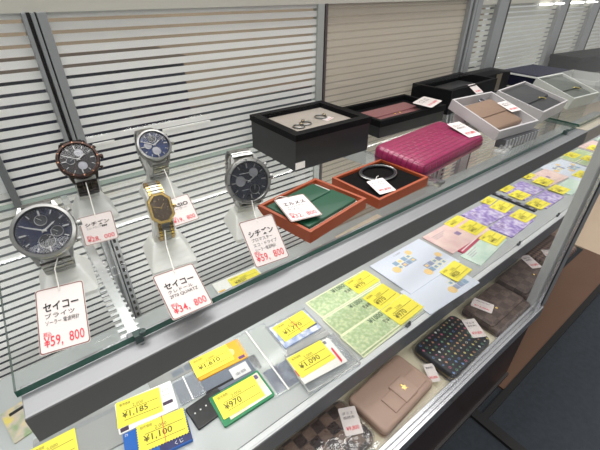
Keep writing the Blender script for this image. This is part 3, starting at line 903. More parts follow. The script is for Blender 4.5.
# tan wallet with a bow
t = thing('bow_wallet', 'pinkish tan leather wallet with flat bow and gold emblem', 'wallet', (.2710, .1545, ZD), (0, 0, R_(4)))
TAN = pm('tan_leather', (184, 154, 138), 0.42, 0, .05, 60, .12, 600)
bm = NB(); slab(bm, .104, .060, .016, .007, .004)
obj('body', bm, TAN, t, True)
bm = NB(); pts = rrect(.1045, .0605, .007, 6)
loft(bm, [[(x, y, .0070) for x, y in pts], [(x, y, .0086) for x, y in pts]])
obj('seam_line', bm, pm('tan_dark', (120, 86, 76), 0.5), t)
bm = NB(); slab(bm, .026, .028, .004, .001, .001, .0155)
for v in bm.verts: v.co.x += .010; v.co.y -= .010
b = obj('bow_band', bm, pm('tan_leather_light', (190, 160, 144), 0.4, 0, .05, 60), t, True)
bm = NB(); slab(bm, .066, .0230, .0025, .001, .0008, .0152)
for v in bm.verts: v.co.x += .010; v.co.y -= .0115
obj('bow', bm, TAN, t, True)
bm = NB()
c = (.011, -.010)
star = []
for k in range(10):
    r = .0046 if k % 2 == 0 else .0019
    star.append((c[0] + r * math.sin(k * math.pi / 5) * (1.0 if k != 5 else .6), c[1] + r * math.cos(k * math.pi / 5)))
poly(bm, star, .0195, 0, .0006)
lathe(bm, [(.0016, 0), (.0016, .001), (.0008, .0014)], 12, (c[0], c[1] + .004, .0195))
obj('gold_emblem', bm, pm('emblem_gold', (236, 206, 130), 0.2, 1.0), t)
hang_tag('price_tag', 'crumpled white and pink tag between tan wallet and black wallet', .3360, .1400, ZD + .0100, -30, 6, .0150, .0260, 0, ('財布',), '¥5,800', 'white wallet tags on the deck')
# black multicolour wallet
t = thing('zip_wallet', 'black zip wallet printed with small multicoloured motifs', 'wallet', (.3985, .1490, ZD), (0, 0, R_(2)))
bm = NB(); slab(bm, .102, .066, .017, .010, .005)
obj('body', bm, pm('black_leather', (32, 32, 38), 0.35, 0, .1, 60, .1, 500), t, True)
bm = NB(); pts = rrect(.1026, .0666, .010, 6)
loft(bm, [[(x, y, .0075) for x, y in pts], [(x, y, .0100) for x, y in pts]])
obj('zip', bm, pm('zip_brass', (120, 104, 70), 0.35, 0.7), t)
bm = NB()
MC = [pm('motif_' + n, c, 0.45) for n, c in (('white', (206, 206, 200)), ('blue', (104, 136, 186)), ('pink', (192, 104, 128)), ('yellow', (196, 182, 116)), ('green', (116, 160, 128)), ('orange', (192, 140, 104)))]
rnd = random.Random(3)
for j in range(8):
    for i in range(13):
        x = -.046 + i * .0075 + (.00375 if j % 2 else 0); y = -.028 + j * .0078
        if abs(x) > .0475: continue
        k = rnd.randrange(6); ty = (i + j) % 3; z = .01712
        if ty == 0:
            poly(bm, [(x, y + .0024), (x + .0019, y), (x, y - .0024), (x - .0019, y)], z, k)
        elif ty == 1:
            a = [bm.verts.new((x + .0018 * math.cos(q * math.pi / 6), y + .0018 * math.sin(q * math.pi / 6), z)) for q in range(12)]
            b2 = [bm.verts.new((x + .0011 * math.cos(q * math.pi / 6), y + .0011 * math.sin(q * math.pi / 6), z)) for q in range(12)]
            for q in range(12):
                f = bm.faces.new((a[q], a[(q + 1) % 12], b2[(q + 1) % 12], b2[q])); f.material_index = k
        else:
            poly(bm, [(x + .0019 * (1 if q % 2 == 0 else .42) * math.cos(q * math.pi / 4), y + .0019 * (1 if q % 2 == 0 else .42) * math.sin(q * math.pi / 4)) for q in range(8)], z, k)
obj('motif_print', bm, MC, t)
hang_tag('price_tag', 'white price tag lying on the black multicoloured wallet', .4453, .1452, ZD + .0180, -29, 2, .0215, .0340, 0, ('マルチ', '財布'), '¥29,800', 'white wallet tags on the deck')
# brown wallets
BRN = checker_mat('brown_faint_checks', (84, 68, 62), (104, 86, 78), 70, 0.45, .15)
def brown_wallet(label, x, y, a, w, d, mat, snap, sx=-.008, sy=-.002):
    t = thing('flap_wallet', label, 'wallet', (x, y, ZD), (0, 0, R_(a)))
    bm = NB(); slab(bm, w, d, .014, .006, .004)
    obj('body', bm, mat, t, True)
    bm = NB(); slab(bm, w * .99, d * .80, .0030, .005, .0012, .0130)
    for v in bm.verts: v.co.y += d * .09
    obj('flap', bm, mat, t, True)
    bm = NB(); pts = rrect(w * 1.004, d * 1.006, .006, 6)
    loft(bm, [[(px, py, .0060) for px, py in pts], [(px, py, .0075) for px, py in pts]])
    obj('seam_line', bm, pm('dark_brown_seam', (46, 32, 30), 0.5), t)
    if snap:
        bm = NB(); lathe(bm, [(.0020, 0), (.0020, .0008), (.0010, .0014)], 16, (sx, sy, .0160)); obj('snap', bm, pm('emblem_gold', (236, 206, 130), 0.2, 1.0), t)
brown_wallet('brown checked flap wallet with gold snap, right of the black wallet', .5225, .1485, 0, .1020, .0640, BRN, True)
brown_wallet('farther brown flap wallet with gold snap, second brown from the black', .6350, .1520, 0, .1020, .0660, BRN, True, .012, -.004)
LAT = checker_mat('brown_lattice', (74, 56, 50), (128, 104, 92), 170, 0.45, .2, R_(45))
brown_wallet('brown lattice patterned wallet at the far end of the deck', .7530, .1640, 0, .1080, .0620, LAT, False)
t = thing('pouch_bag', 'pinkish beige pouch beyond the lattice wallet', 'pouch', (.8650, .1850, ZD), (0, 0, R_(3)))
bm = NB(); slab(bm, .095, .060, .014, .008, .005); obj('body', bm, pm('pink_beige_leather', (208, 178, 162), 0.45), t, True)
bm = NB(); slab(bm, .094, .030, .002, .004, .0008, .0138); obj('flap', bm, pm('pink_beige_leather', (208, 178, 162), 0.45), t, True)
hang_tag('price_tag', 'white price tag on the nearer brown flap wallet', .5006, .1629, ZD + .0175, -72, 2, .0320, .0215, 0, ('長財布',), '¥12,800', 'white wallet tags on the deck')
hang_tag('price_tag', 'white price tag on the farther brown flap wallet', .6781, .1687, ZD + .0175, -26, 2, .0210, .0360, 0, ('長財布', '茶'), '¥12,800', 'white wallet tags on the deck')
hang_tag('price_tag', 'small white tag on the lattice wallet', .7328, .1606, ZD + .0175, -40, 2, .0190, .0190, 0, ('財布',), '¥7,800', 'white wallet tags on the deck')

# ------------------------------------------------------------------ watches
def ellipse_strip(a, b, zc, t0, t1, n, w, th):
    """arc strip in the local Y-Z plane, w wide along X"""
    bm = NB()
    rings = []
    for i in range(n + 1):
        q = R_(t0 + (t1 - t0) * i / n)
        p = Vector((0, a * math.sin(q), zc + b * math.cos(q)))
        nn = Vector((0, math.sin(q) / a, math.cos(q) / b)).normalized()
        rings.append([p + Vector((sx * w / 2, 0, 0)) + nn * s * th / 2 for sx, s in ((-1, -1), (1, -1), (1, 1), (-1, 1))])
    loft(bm, rings)
    return bm
def links(bm, a, b, zc, t0, t1, n, cols, th, gap=.76):
    """bracelet links along the ellipse; cols: list of (x0, x1, raise)"""
    for i in range(n):
        q0, q1 = R_(t0 + (t1 - t0) * i / n), R_(t0 + (t1 - t0) * (i + gap) / n)
        for x0, x1, up in cols:
            rings = []
            for q in (q0, (q0 + q1) / 2, q1):
                p = Vector((0, a * math.sin(q), zc + b * math.cos(q)))
                nn = Vector((0, math.sin(q) / a, math.cos(q) / b)).normalized()
                h = th / 2 + up + (.0003 if q not in (q0, q1) else 0)
                rings.append([p + Vector((x0, 0, 0)) - nn * th / 2, p + Vector((x1, 0, 0)) - nn * th / 2, p + Vector((x1, 0, 0)) + nn * h, p + Vector((x0, 0, 0)) + nn * h])
            loft(bm, rings)
def stand(label, x, y, yaw, lean, zc, a, b, zo, head):
    """frosted display stand: sloping block, neck and a C-shaped collar that fills the bracelet"""
    t = thing('watch_stand', label, 'watch stand', (x, y, 0), (0, 0, R_(yaw)), 'frosted watch stands')
    bm = NB()
    loft(bm, [[(px * 1.0, py, 0) for px, py in rrect(.044, .052, .003, 3)], [(px, py, .004) for px, py in rrect(.044, .052, .003, 3)],
              [(px, py + .008, .020) for px, py in rrect(.028, .022, .003, 3)]])
    for v in bm.verts: v.co.y -= .006
    obj('base', bm, FROST, t, True)
    cz = head.z; cy = head.y
    bm = NB()
    loft(bm, [[(sx * .011, .004 + sy * .006, .018) for sx, sy in ((-1, -1), (1, -1), (1, 1), (-1, 1))],
              [(sx * .009, (cy + .010) + sy * .004, max(cz - .016, .024)) for sx, sy in ((-1, -1), (1, -1), (1, 1), (-1, 1))]])
    obj('neck', bm, FROST, t)
    bm = ellipse_strip(a - .0045, b - .0045, zo, 18, 342, 44, .017, .0022)
    c = obj('collar', bm, FROST, t, True)
    c.matrix_local = Matrix.Translation(head) @ Matrix.Rotation(R_(lean), 4, 'X')
    return t
def watch(label, x, y, z, yaw, theta, R, case_m, bezel_m, brac_m, dial_c, ring_c, sub, bw, tagm=None, blue=False, spin=0, pushers=True):
    t = thing('wristwatch', label, 'watch', (x, y, z), (0, 0, 0), 'wristwatches on stands')
    t.rotation_euler = (Matrix.Rotation(R_(yaw), 4, 'Z') @ Matrix.Rotation(R_(90 - theta), 4, 'X') @ Matrix.Rotation(R_(spin), 4, 'Z')).to_euler()
    bm = NB()
    lathe(bm, [(R * .80, -.0115), (R * .93, -.0105), (R * .99, -.0085), (R * .99, -.0040), (R * .95, -.0032), (R * .86, -.0046)], 48)
    for sx in (-1, 1):
        for sy in (-1, 1):
            x0 = sx * bw * .5
            loft(bm, [[(x0, sy * R * .70, -.0035), (x0 + sx * .0045, sy * R * .70, -.0035), (x0 + sx * .0045, sy * R * .70, -.0095), (x0, sy * R * .70, -.0095)],
                      [(x0, sy * (R + .0022), -.0085), (x0 + sx * .002, sy * (R + .0022), -.0085), (x0 + sx * .002, sy * (R + .0022), -.0125), (x0, sy * (R + .0022), -.0125)]])
    obj('case', bm, case_m, t, True)
    bm = NB()
    n = 60
    prof = [(R * .83, -.0030), (R * .83, -.0004), (R * .86, .0006), (R * .96, .0000), (R * 1.0, -.0018), (R * 1.0, -.0042), (R * .90, -.0042), (R * .83, -.0030)]
    lathe(bm, prof, n, cap=False)
    bz = obj('bezel', bm, bezel_m, t, True)
    if ring_c:
        bm = NB()
        for k in range(12):
            a0 = k * math.pi / 6
            M = Matrix.Rotation(a0, 4, 'Z')
            box(bm, -.0003 - (.0003 if k % 3 == 0 else 0), .0003 + (.0003 if k % 3 == 0 else 0), R * .87, R * .95, .0003, .0009, 0, M)
        obj('bezel_marks', bm, ring_c, bz)
    bm = NB(); lathe(bm, [(R * .835, -.0042), (R * .835, -.0026), (R * .60, -.0026), (.001, -.0026)], 48)
    d = obj('dial', bm, dial_c, t, True)
    bm = NB()
    for k in range(12):
        M = Matrix.Rotation(k * math.pi / 6, 4, 'Z')
        wd = .0008 if k % 3 else .0012
        box(bm, -wd / 2, wd / 2, R * (.62 if k % 3 else .56), R * .76, -.0026, -.0018, 0, M)
    for k in range(60):
        M = Matrix.Rotation(k * math.pi / 30, 4, 'Z')
        box(bm, -.00012, .00012, R * .785, R * .82, -.0026, -.0023, 0, M)
    obj('hour_markers', bm, STEEL, d)
    for sx, sy, sr, sm in sub:
        bm = NB()
        lathe(bm, [(sr * R, -.0026), (sr * R, -.0022), (sr * R * .86, -.0021), (.0002, -.0021)], 28, (sx * R, sy * R, 0))
        s = obj('subdial', bm, sm, d, True)
        bm = NB()
        M = Matrix.Translation((sx * R, sy * R, 0)) @ Matrix.Rotation(sx * 3 + sy * 2, 4, 'Z')
        box(bm, -.0002, .0002, -.0006, sr * R * .8, -.0021, -.0017, 0, M)
        tube(bm, [(sx * R + sr * R * .95 * math.cos(q * math.pi / 12), sy * R + sr * R * .95 * math.sin(q * math.pi / 12), -.0020) for q in range(24)], .00025, 5, True)
        obj('subdial_ring', bm, STEEL, s)
    bm = NB()
    for ang, ln, wd in ((-58, .46, .0013), (62, .68, .0011)):
        M = Matrix.Rotation(R_(ang), 4, 'Z')
        poly(bm, [tuple((M @ Vector(p))[:2]) for p in ((-wd / 2, -.002, 0), (wd / 2, -.002, 0), (wd / 2, ln * R * .8, 0), (0, ln * R, 0), (-wd / 2, ln * R * .8, 0))], -.0014, 0, .0003)
    lathe(bm, [(.0011, -.0016), (.0011, -.0006), (.0005, -.0004)], 14)
    obj('hands', bm, STEEL, d)
    bm = NB(); lathe(bm, [(R * .835, -.0008), (R * .80, -.0001), (R * .45, .0004), (.0005, .0006)], 40, cap=False)
    obj('crystal', bm, CRYSTAL, t, True)
    bm = NB()
    M = Matrix.Translation((R * .97, 0, -.0062)) @ Matrix.Rotation(math.pi / 2, 4, 'Y')
    m0 = len(bm.verts)
    lathe(bm, [(.0016, 0), (.0016, .0012), (.0028, .0014), (.0028, .0040), (.0020, .0046)], 16)
    for v in bm.verts: v.co = M @ v.co
    obj('crown', bm, bezel_m, t, True)
    if pushers:
        for sg in (-1, 1):
            bm = NB()
            lathe(bm, [(.0012, 0), (.0012, .002), (.0019, .0021), (.0019, .0038), (.0013, .0042)], 14)
            M = Matrix.Rotation(sg * R_(32), 4, 'Z') @ Matrix.Translation((R * .96, 0, -.0062)) @ Matrix.Rotation(math.pi / 2, 4, 'Y')
            for v in bm.verts: v.co = M @ v.co
            obj('pusher', bm, bezel_m, t, True)
    a, b = .0300, .0275
    q = math.degrees(math.asin(min(.97, (R + .0005) / a)))
    zc = -.0095 - b * math.cos(R_(q))
    bm = NB(); links(bm, a, b, zc, q, 360 - q, 26, [(-bw / 2, -bw * .2, 0), (bw * .2, bw / 2, 0)], .0028)
    br = obj('bracelet', bm, brac_m, t, True)
    bm = NB(); links(bm, a, b, zc, q, 360 - q, 26, [(-bw * .19, bw * .19, .0003)], .0028)
    obj('centre_links', bm, tagm or brac_m, br, True)
    # stand below
    ctr = t.rotation_euler.to_matrix() @ Vector((0, 0, zc)) + Vector((x, y, z))
    return ctr, a, b, zc
def dial(name, c1, c2): return print_mat(name, c1, c2, 60, rough=0.25)
SUBW = pm('subdial_silver', (150, 150, 154), 0.35, 0.6)
SUBD = pm('subdial_black', (20, 22, 28), 0.3)
def put(label, slabel, x, y, z, yaw, theta, *args, **kw):
    ctr, a, b, zc = watch(label, x, y, z, yaw, theta, *args, **kw)
    sy = ctr.y
    head = Matrix.Rotation(R_(-yaw), 3, 'Z') @ (Vector((x, y, z)) - Vector((ctr.x, sy, 0)))
    stand(slabel, ctr.x, sy, yaw, 90 - theta, zc, a, b, zc, head)
put('large steel watch with blue-black dial, leftmost and nearest', 'frosted stand under the leftmost large steel watch', -.0085, .325, .068, -4, 42, .0232,
    STEEL, STEEL, STEEL, dial('blue_black_dial', (10, 12, 20), (22, 32, 66)), None, [(0, .40, .20, SUBD), (-.02, -.38, .26, SUBD), (.36, -.12, .2, SUBD)], .022)
put('dark chronograph with rose gold bezel edge and two silver subdials', 'frosted stand under the dark rose gold chronograph', .0435, .447, .076, -2, 42, .0212,
    STEEL_DARK, pm('dark_rose_bezel', (72, 56, 52), 0.35, 0.9), STEEL_DARK, dial('black_brown_dial', (18, 16, 18), (44, 34, 32)), pm('bezel_marks_rose', (206, 150, 120), 0.3, 0.8),
    [(.12, .36, .21, SUBW), (.10, -.36, .22, SUBW), (-.36, 0, .2, SUBD)], .021)
put('small steel watch with blue dial and silver centre, behind the gold watch', 'frosted stand under the small blue dial watch', .1245, .440, .076, 0, 42, .0200,
    STEEL, STEEL, STEEL, dial('navy_dial', (14, 20, 44), (40, 62, 112)), None, [(.02, .40, .22, SUBD), (0, -.36, .26, SUBW), (-.36, .05, .22, SUBW)], .019)
put('steel chronograph with black dial and two silver subdials beside the orange box', 'frosted stand under the rightmost chronograph', .1715, .3035, .0665, -12, 18, .0240,
    STEEL, STEEL, STEEL, dial('black_blue_dial', (18, 20, 26), (40, 44, 58)), pm('bezel_marks_dark', (60, 60, 66), 0.4), [(-.36, .05, .22, SUBW), (.26, .34, .20, SUBW), (.20, -.38, .22, SUBD)], .021)
# octagonal two-tone watch
def gold_watch():
    x, y, z, yaw, theta = .0805, .306, .066, -8, 33
    t = thing('wristwatch', 'small octagonal gold watch with brown dial and two-tone bracelet', 'watch', (x, y, z), (0, 0, 0), 'wristwatches on stands')
    t.rotation_euler = (Matrix.Rotation(R_(yaw), 4, 'Z') @ Matrix.Rotation(R_(90 - theta), 4, 'X')).to_euler()
    def octo(w, h, c): return [(w / 2, h / 2 - c), (w / 2 - c, h / 2), (-w / 2 + c, h / 2), (-w / 2, h / 2 - c), (-w / 2, -h / 2 + c), (-w / 2 + c, -h / 2), (w / 2 - c, -h / 2), (w / 2, -h / 2 + c)]
    def ring(w, h, c, z): return [(px, py, z) for px, py in octo(w, h, c)]
    bm = NB(); loft(bm, [ring(.0185, .0245, .006, -.008), ring(.021, .028, .006, -.006), ring(.021, .028, .006, -.001), ring(.0197, .0267, .0057, 0), ring(.0160, .0230, .0046, 0), ring(.0157, .0226, .0045, -.0012)], True, False)
    obj('case', bm, GOLD, t)
    bm = NB(); loft(bm, [ring(.0159, .0229, .0045, -.0020), ring(.0159, .0229, .0045, -.0010)])
    d = obj('dial', bm, pm('brown_dial', (84, 68, 50), 0.3, 0.3), t)
    bm = NB()
    for k in range(12):
        M = Matrix.Rotation(k * math.pi / 6, 4, 'Z'); r = .0066 if k % 6 in (2, 3, 4) else .0086
        box(bm, -.0002, .0002, r - .0016, r, -.001, -.0006, 0, M)
    obj('hour_markers', bm, GOLD, d)
    bm = NB()
    for ang, ln in ((-40, .0048), (70, .0068)):
        box(bm, -.0003, .0003, -.001, ln, -.0008, -.0005, 0, Matrix.Rotation(R_(ang), 4, 'Z'))
    lathe(bm, [(.0007, -.001), (.0007, -.0002)], 12)
    obj('hands', bm, GOLD, d)
    bm = NB(); poly(bm, octo(.0157, .0226, .0045), -.0002, 0, .0002); obj('crystal', bm, CRYSTAL, t)
    bm = NB(); lathe(bm, [(.0012, 0), (.0018, .0004), (.0018, .0022), (.0010, .0026)], 14)
    M = Matrix.Translation((.0103, 0, -.0035)) @ Matrix.Rotation(math.pi / 2, 4, 'Y')
    for v in bm.verts: v.co = M @ v.co
    obj('crown', bm, GOLD, t, True)
    a, b, zc = .0275, .0265, -.0285
    q = 27
    bm = NB(); links(bm, a, b, zc, q, 360 - q, 30, [(-.0068, -.0038, 0), (.0038, .0068, 0)], .0026); br = obj('bracelet', bm, GOLD, t, True)
    bm = NB(); links(bm, a, b, zc, q, 360 - q, 30, [(-.0036, .0036, .0002)], .0026); obj('centre_links', bm, STEEL, br, True)
    ctr = t.rotation_euler.to_matrix() @ Vector((0, 0, zc)) + Vector((x, y, z))
    head = Matrix.Rotation(R_(-yaw), 3, 'Z') @ (Vector((x, y, z)) - Vector((ctr.x, ctr.y, 0)))
    stand('frosted stand under the octagonal gold watch', ctr.x, ctr.y, yaw, 90 - theta, zc, a, b, zc, head)
gold_watch()

TG = 'white price tags hanging from the watches'
hang_tag('price_tag', 'price tag ¥59,800 with pink border hanging below the leftmost watch', -.019, .2776, .0164, -16.7, 32, .0345, .0520, 2, ('セイコー', 'ブライツ', 'ソーラー 電波時計'), '¥59,800', TG, True, string=[(-.012, .309, .040), (-.006, .318, .046)])
hang_tag('price_tag', 'price tag ¥28,000 hanging below the dark rose gold chronograph', .0356, .3936, .0169, -17.9, 48.3, .0333, .0315, 5.5, ('シチズン', 'エコ・ドライブ ■■■'), '¥28,000', TG, True, string=[(.0395, .418, .040), (.042, .436, .052)])
hang_tag('price_tag', 'half hidden price tag behind the octagonal gold watch', .1145, .3607, .0262, -9, 34, .0300, .0340, 5, ('CASIO', 'ソーラー'), '¥19,800', TG, True, string=[(.120, .396, .044), (.123, .418, .052)])
hang_tag('price_tag', 'price tag ¥34,800 hanging below the octagonal gold watch', .0673, .2463, .0178, 17, 34, .0369, .0418, -14.2, ('セイコー', 'クレドール', '2F70 QUARTZ'), '¥34,800', TG, True, string=[(.072, .285, .040), (.076, .294, .050)])
hang_tag('price_tag', 'price tag ¥59,800 with brown border below the rightmost chronograph', .1588, .2607, .0224, 1, 42.1, .0385, .0483, -5.5, ('シチズン', 'プロマスター', 'エコ・ドライブ', 'ソーラー電波時計'), '¥59,800', TG, True, string=[(.164, .286, .042), (.167, .294, .050)])

# ------------------------------------------------------------------ boxes on the shelf
def open_box(bm, w, d, h, th, floor, flare=0.0):
    """open-topped box with walls of thickness th and its inside floor at height floor"""
    def rc(ww, dd, z): return [(-ww / 2, -dd / 2, z), (ww / 2, -dd / 2, z), (ww / 2, dd / 2, z), (-ww / 2, dd / 2, z)]
    loft(bm, [rc(w - flare, d - flare, 0), rc(w, d, h), rc(w - 2 * th, d - 2 * th, h), rc(w - 2 * th - flare * .6, d - 2 * th - flare * .6, floor)])
BLK = pm('black_leatherette', (17, 17, 19), 0.55, 0, .08, 80, .15, 700, spec=0.08)
# black box with rings
t = thing('jewellery_box', 'large black box with pale lining and silver rings', 'box', (.3865, .4690, 0), (0, 0, R_(-1)))
bm = NB(); open_box(bm, .150, .124, .0465, .010, .040); obj('body', bm, pm('black_board', (34, 35, 37), 0.4, 0, .05, 40), t)
bm = NB(); open_box(bm, .153, .127, .0565, .0135, .0465)
for v in bm.verts:
    if v.co.z < .0464: v.co.z = .0470
obj('rim', bm, BLK, t)
bm = NB(); bbox(bm, -.0630, .0630, -.0500, .0500, .0400, .0490, .001); obj('lining', bm, pm('pale_lining', (170, 160, 150), 0.7, 0, .04, 60), t)
bm = NB(); box(bm, -.0765, -.0592, -.0641, -.0634, .004, .0145)
obj('sticker', bm, PAPER, t)
RG = 'silver rings in the black box'
for i, (x, y, r, a, l) in enumerate(((.350, .452, .0088, 30, 'silver ring on pale lining, left one in the black box'), (.368, .458, .0088, 80, 'silver ring on pale lining, second from left in the black box'), (.410, .470, .0095, 15, 'silver ring beside the small tag in the black box'))):
    q = thing('ring', l, 'ring', (x, y, .0490), (0, 0, R_(a)), RG)
    bm = NB(); tube(bm, [(r * math.cos(k * math.pi / 14), r * math.sin(k * math.pi / 14), .0014) for k in range(28)], .0014, 8, True); obj('band', bm, STEEL, q, True)
    bm = NB(); lathe(bm, [(.001, 0), (.0028, .001), (.0032, .0024), (.0016, .0034)], 12, (r, 0, .0014)); obj('setting', bm, pm('ring_setting', (150, 138, 118), 0.25, 0.9), q, True)
hang_tag('price_tag', 'tiny white tag beside the rings in the black box', .4145, .4560, .0497, 20, 2, .022, .011, 0, ('指輪',), '¥4,800')

# orange boxes
ORG = pm('orange_board', (156, 68, 30), 0.5, 0, .05, 80, .08, 600)
def orange_box(label, x, y, a, w, d, h):
    t = thing('gift_box', label, 'box', (x, y, 0), (0, 0, R_(a)), None)
    bm = NB(); open_box(bm, w, d, h, .004, .003); obj('tray', bm, ORG, t)
    return t
t = orange_box('orange tray box holding a folded green leather piece', .2560, .3020, 9, .104, .084, .0145)
bm = NB(); box(bm, -.0475, .0475, -.0375, .0375, .003, .0085); obj('white_liner', bm, pm('white_liner', (226, 222, 216), 0.7), t)
q = thing('leather_piece', 'folded dark green leather piece in the orange box', 'leather piece', (.2560, .3020, .0087), (0, 0, R_(9)))
GRN = pm('green_leather', (10, 70, 46), 0.5, 0, .06, 90, .1, 600)
bm = NB(); slab(bm, .088, .040, .004, .002, .0015)
for v in bm.verts: v.co.y -= .012; v.co.x += .001
obj('front_panel', bm, GRN, q, True)
bm = NB(); slab(bm, .084, .032, .0055, .002, .002)
for v in bm.verts: v.co.y += .019; v.co.x -= .004
obj('folded_flap', bm, GRN, q, True)
hang_tag('price_tag', 'white price tag with yellow spot on the green leather piece', .2286, .2974, .0190, -11.6, 1.4, .0386, .0520, -1.6, ('エルメス', 'コンパクト', 'ウォレット'), '¥32,800', None, True, string=[(.226, .330, .0195), (.222, .333, .0165)])
t = orange_box('orange tray box with black velvet pad and silver edged bangle', .3755, .3010, 2, .104, .084, .0130)
bm = NB(); bbox(bm, -.0475, .0475, -.0375, .0375, .003, .0100, .001); obj('velvet_pad', bm, pm('black_velvet', (13, 9, 9), 0.9, 0, .2, 200, spec=0.1), t)
q = thing('bangle', 'black bangle with silver edge on the velvet pad', 'bangle', (.3850, .3140, .0102), (0, 0, 0))
def bring(r, z, rr): 
    b = NB(); tube(b, [(r * math.cos(k * math.pi / 24), r * .82 * math.sin(k * math.pi / 24), z) for k in range(48)], rr, 8, True); return b
obj('band', bring(.0262, .0022, .0018), pm('black_leather', (32, 32, 38), 0.35), q, True)
obj('silver_edge', bring(.0285, .0024, .0010), STEEL, q, True)
hang_tag('price_tag', 'white tag with yellow top beside the bangle', .3530, .2800, .0150, -10, 10, .0265, .0300, 0, ('エルメス', 'バングル'), '¥9,800', None, False, string=[(.366, .300, .0165), (.372, .302, .0155)])

# magenta zip wallet
MAG = croc_mat('magenta_croc', (150, 28, 82))
t = thing('zip_wallet', 'large magenta crocodile embossed zip wallet', 'wallet', (.5235, .3254, 0), (0, 0, R_(4.9)))
def wrp(v): return v.z * (1.0 + 3.0 * (v.y + .045))
bm = NB(); slab(bm, .1945, .0901, .0235, .013, .007, warp=wrp)
obj('body', bm, MAG, t, True)
bm = NB(); pts = rrect(.1952, .0908, .013, 6)
loft(bm, [[(x, y, wrp(Vector((x, y, .0090)))) for x, y in pts], [(x, y, wrp(Vector((x, y, .0122)))) for x, y in pts]])
obj('zip', bm, pm('magenta_zip', (96, 12, 56), 0.4), t)
hang_tag('price_tag', 'white tag lying on the corner of the magenta wallet', .6040, .3200, .0295, -8, 10, .0312, .0500, 0, ('ロエベ', '長財布'), '¥29,800')

# black box with a rose wallet
t = thing('gift_box', 'black open box holding a dusty rose wallet with studs', 'box', (.614, .4823, 0), (0, 0, R_(-1.9)))
bm = NB(); open_box(bm, .187, .107, .0200, .006, .012); obj('lower_tray', bm, pm('black_board', (34, 35, 37), 0.4, 0, .05, 40), t)
bm = NB(); open_box(bm, .190, .110, .0320, .0085, .022)
for v in bm.verts:
    if v.co.z < .0205: v.co.z = .0205
obj('rim', bm, BLK, t)
q = thing('rose_wallet', 'dusty rose wallet with two gold studs in a black box', 'wallet', (.592, .4640, .0126), (R_(3), 0, 0))
RSE = pm('rose_leather', (140, 90, 92), 0.4, 0, .06, 80, .1, 500)
bm = NB(); slab(bm, .134, .060, .0155, .005, .004); obj('body', bm, RSE, q, True)
bm = NB(); slab(bm, .133, .034, .0025, .004, .001, .0150)
for v in bm.verts: v.co.y += .012
obj('flap', bm, RSE, q, True)
bm = NB()
for k in (-.006, .008): lathe(bm, [(.0022, 0), (.0022, .0009), (.001, .0017)], 14, (k, -.008, .0155))
obj('studs', bm, pm('emblem_gold', (236, 206, 130), 0.2, 1.0), q)
hang_tag('price_tag', 'white tag on the black box beside the rose wallet', .6741, .4471, .0385, 13.6, 4.3, .0640, .0400, 2.5, ('プラダ', '二つ折り財布'), '¥19,800')

# black box with dark wallet
t = thing('gift_box', 'black open box holding a dark grey wallet, against the back', 'box', (.8454, .4951, 0), (0, 0, R_(2.7)))
bm = NB(); open_box(bm, .202, .098, .0500, .008, .022); obj('tray', bm, BLK, t)
q = thing('dark_wallet', 'dark grey wallet in the black box against the back', 'wallet', (.842, .492, .0226), (0, 0, R_(2.7)))
bm = NB(); slab(bm, .150, .070, .0130, .004, .003); obj('body', bm, pm('charcoal_leather', (44, 44, 46), 0.4, 0, .08, 60), q, True)
bm = NB(); slab(bm, .149, .040, .002, .003, .0008, .0126)
for v in bm.verts: v.co.y += .014
obj('flap', bm, pm('charcoal_leather', (44, 44, 46), 0.4), q, True)
hang_tag('price_tag', 'white tag leaning on the black box against the back', .8338, .4380, .0440, 3.6, 30.4, .030, .0291, -3, ('財布',), '¥9,800')

# tilted white boxes propped on their lids
GB = pm('grey_white_board', (194, 190, 191), 0.5, 0, .03, 50)
def tilted_box(label, lidlabel, x, y, z, yaw, tilt, w, d, depth, mat, inner):
    t = thing('gift_box', label, 'box', (x, y, z), (0, 0, 0), None)
    Rm = Matrix.Rotation(R_(yaw), 4, 'Z') @ Matrix.Rotation(R_(tilt), 4, 'X')
    t.rotation_euler = Rm.to_euler()
    bm = NB(); open_box(bm, w, d, depth, .0032, depth - inner)
    for v in bm.verts: v.co.z -= depth
    obj('tray', bm, mat, t)
    # the lid it leans on
    back = Rm @ Vector((0, d * .32, -depth))
    bz = z + back.z
    if lidlabel:
        l = thing('box_lid', lidlabel, 'lid', (x + back.x, y + back.y, 0), (0, 0, R_(yaw)), 'lids propping the white boxes')
        h = bz - .004
        bm = NB(); bbox(bm, -w * .4, w * .4, -.012, .012, 0, h, .001); obj('lid_shell', bm, mat, l)
        bm = NB(); box(bm, -w * .41, w * .41, -.013, .013, h * .55, h * .62); obj('lid_line', bm, pm('lid_line', (150, 148, 146), 0.5), l)
    return t, Rm
def inside(name, label, cat, Rm, x, y, z, dx, dy, dz, spin=0):
    p = Rm @ Vector((dx, dy, dz)) + Vector((x, y, z))
    q = thing(name, label, cat, p)
    q.rotation_euler = (Rm @ Matrix.Rotation(R_(spin), 4, 'Z')).to_euler()
    return q
A = (.6858, .3146, .0497)
t, Rm = tilted_box('tilted white box holding a light brown wallet and ring', 'white lid propping up the box with the brown wallet', *A, -6, 16, .1135, .1069, .018, GB, .0165)
q = inside('brown_wallet', 'light brown wallet in the tilted white box', 'wallet', Rm, *A, -.008, -.004, -.0160, 4)
bm = NB(); slab(bm, .084, .074, .013, .006, .004); obj('body', bm, pm('light_brown_leather', (136, 110, 92), 0.5, 0, .08, 60), q, True)
bm = NB(); slab(bm, .083, .040, .002, .005, .0008, .0126)
for v in bm.verts: v.co.y += .016
obj('flap', bm, pm('light_brown_leather', (136, 110, 92), 0.5), q, True)
q = inside('ring', 'silver ring in the tilted white box with the brown wallet', 'ring', Rm, *A, .014, .036, -.0075, 0)
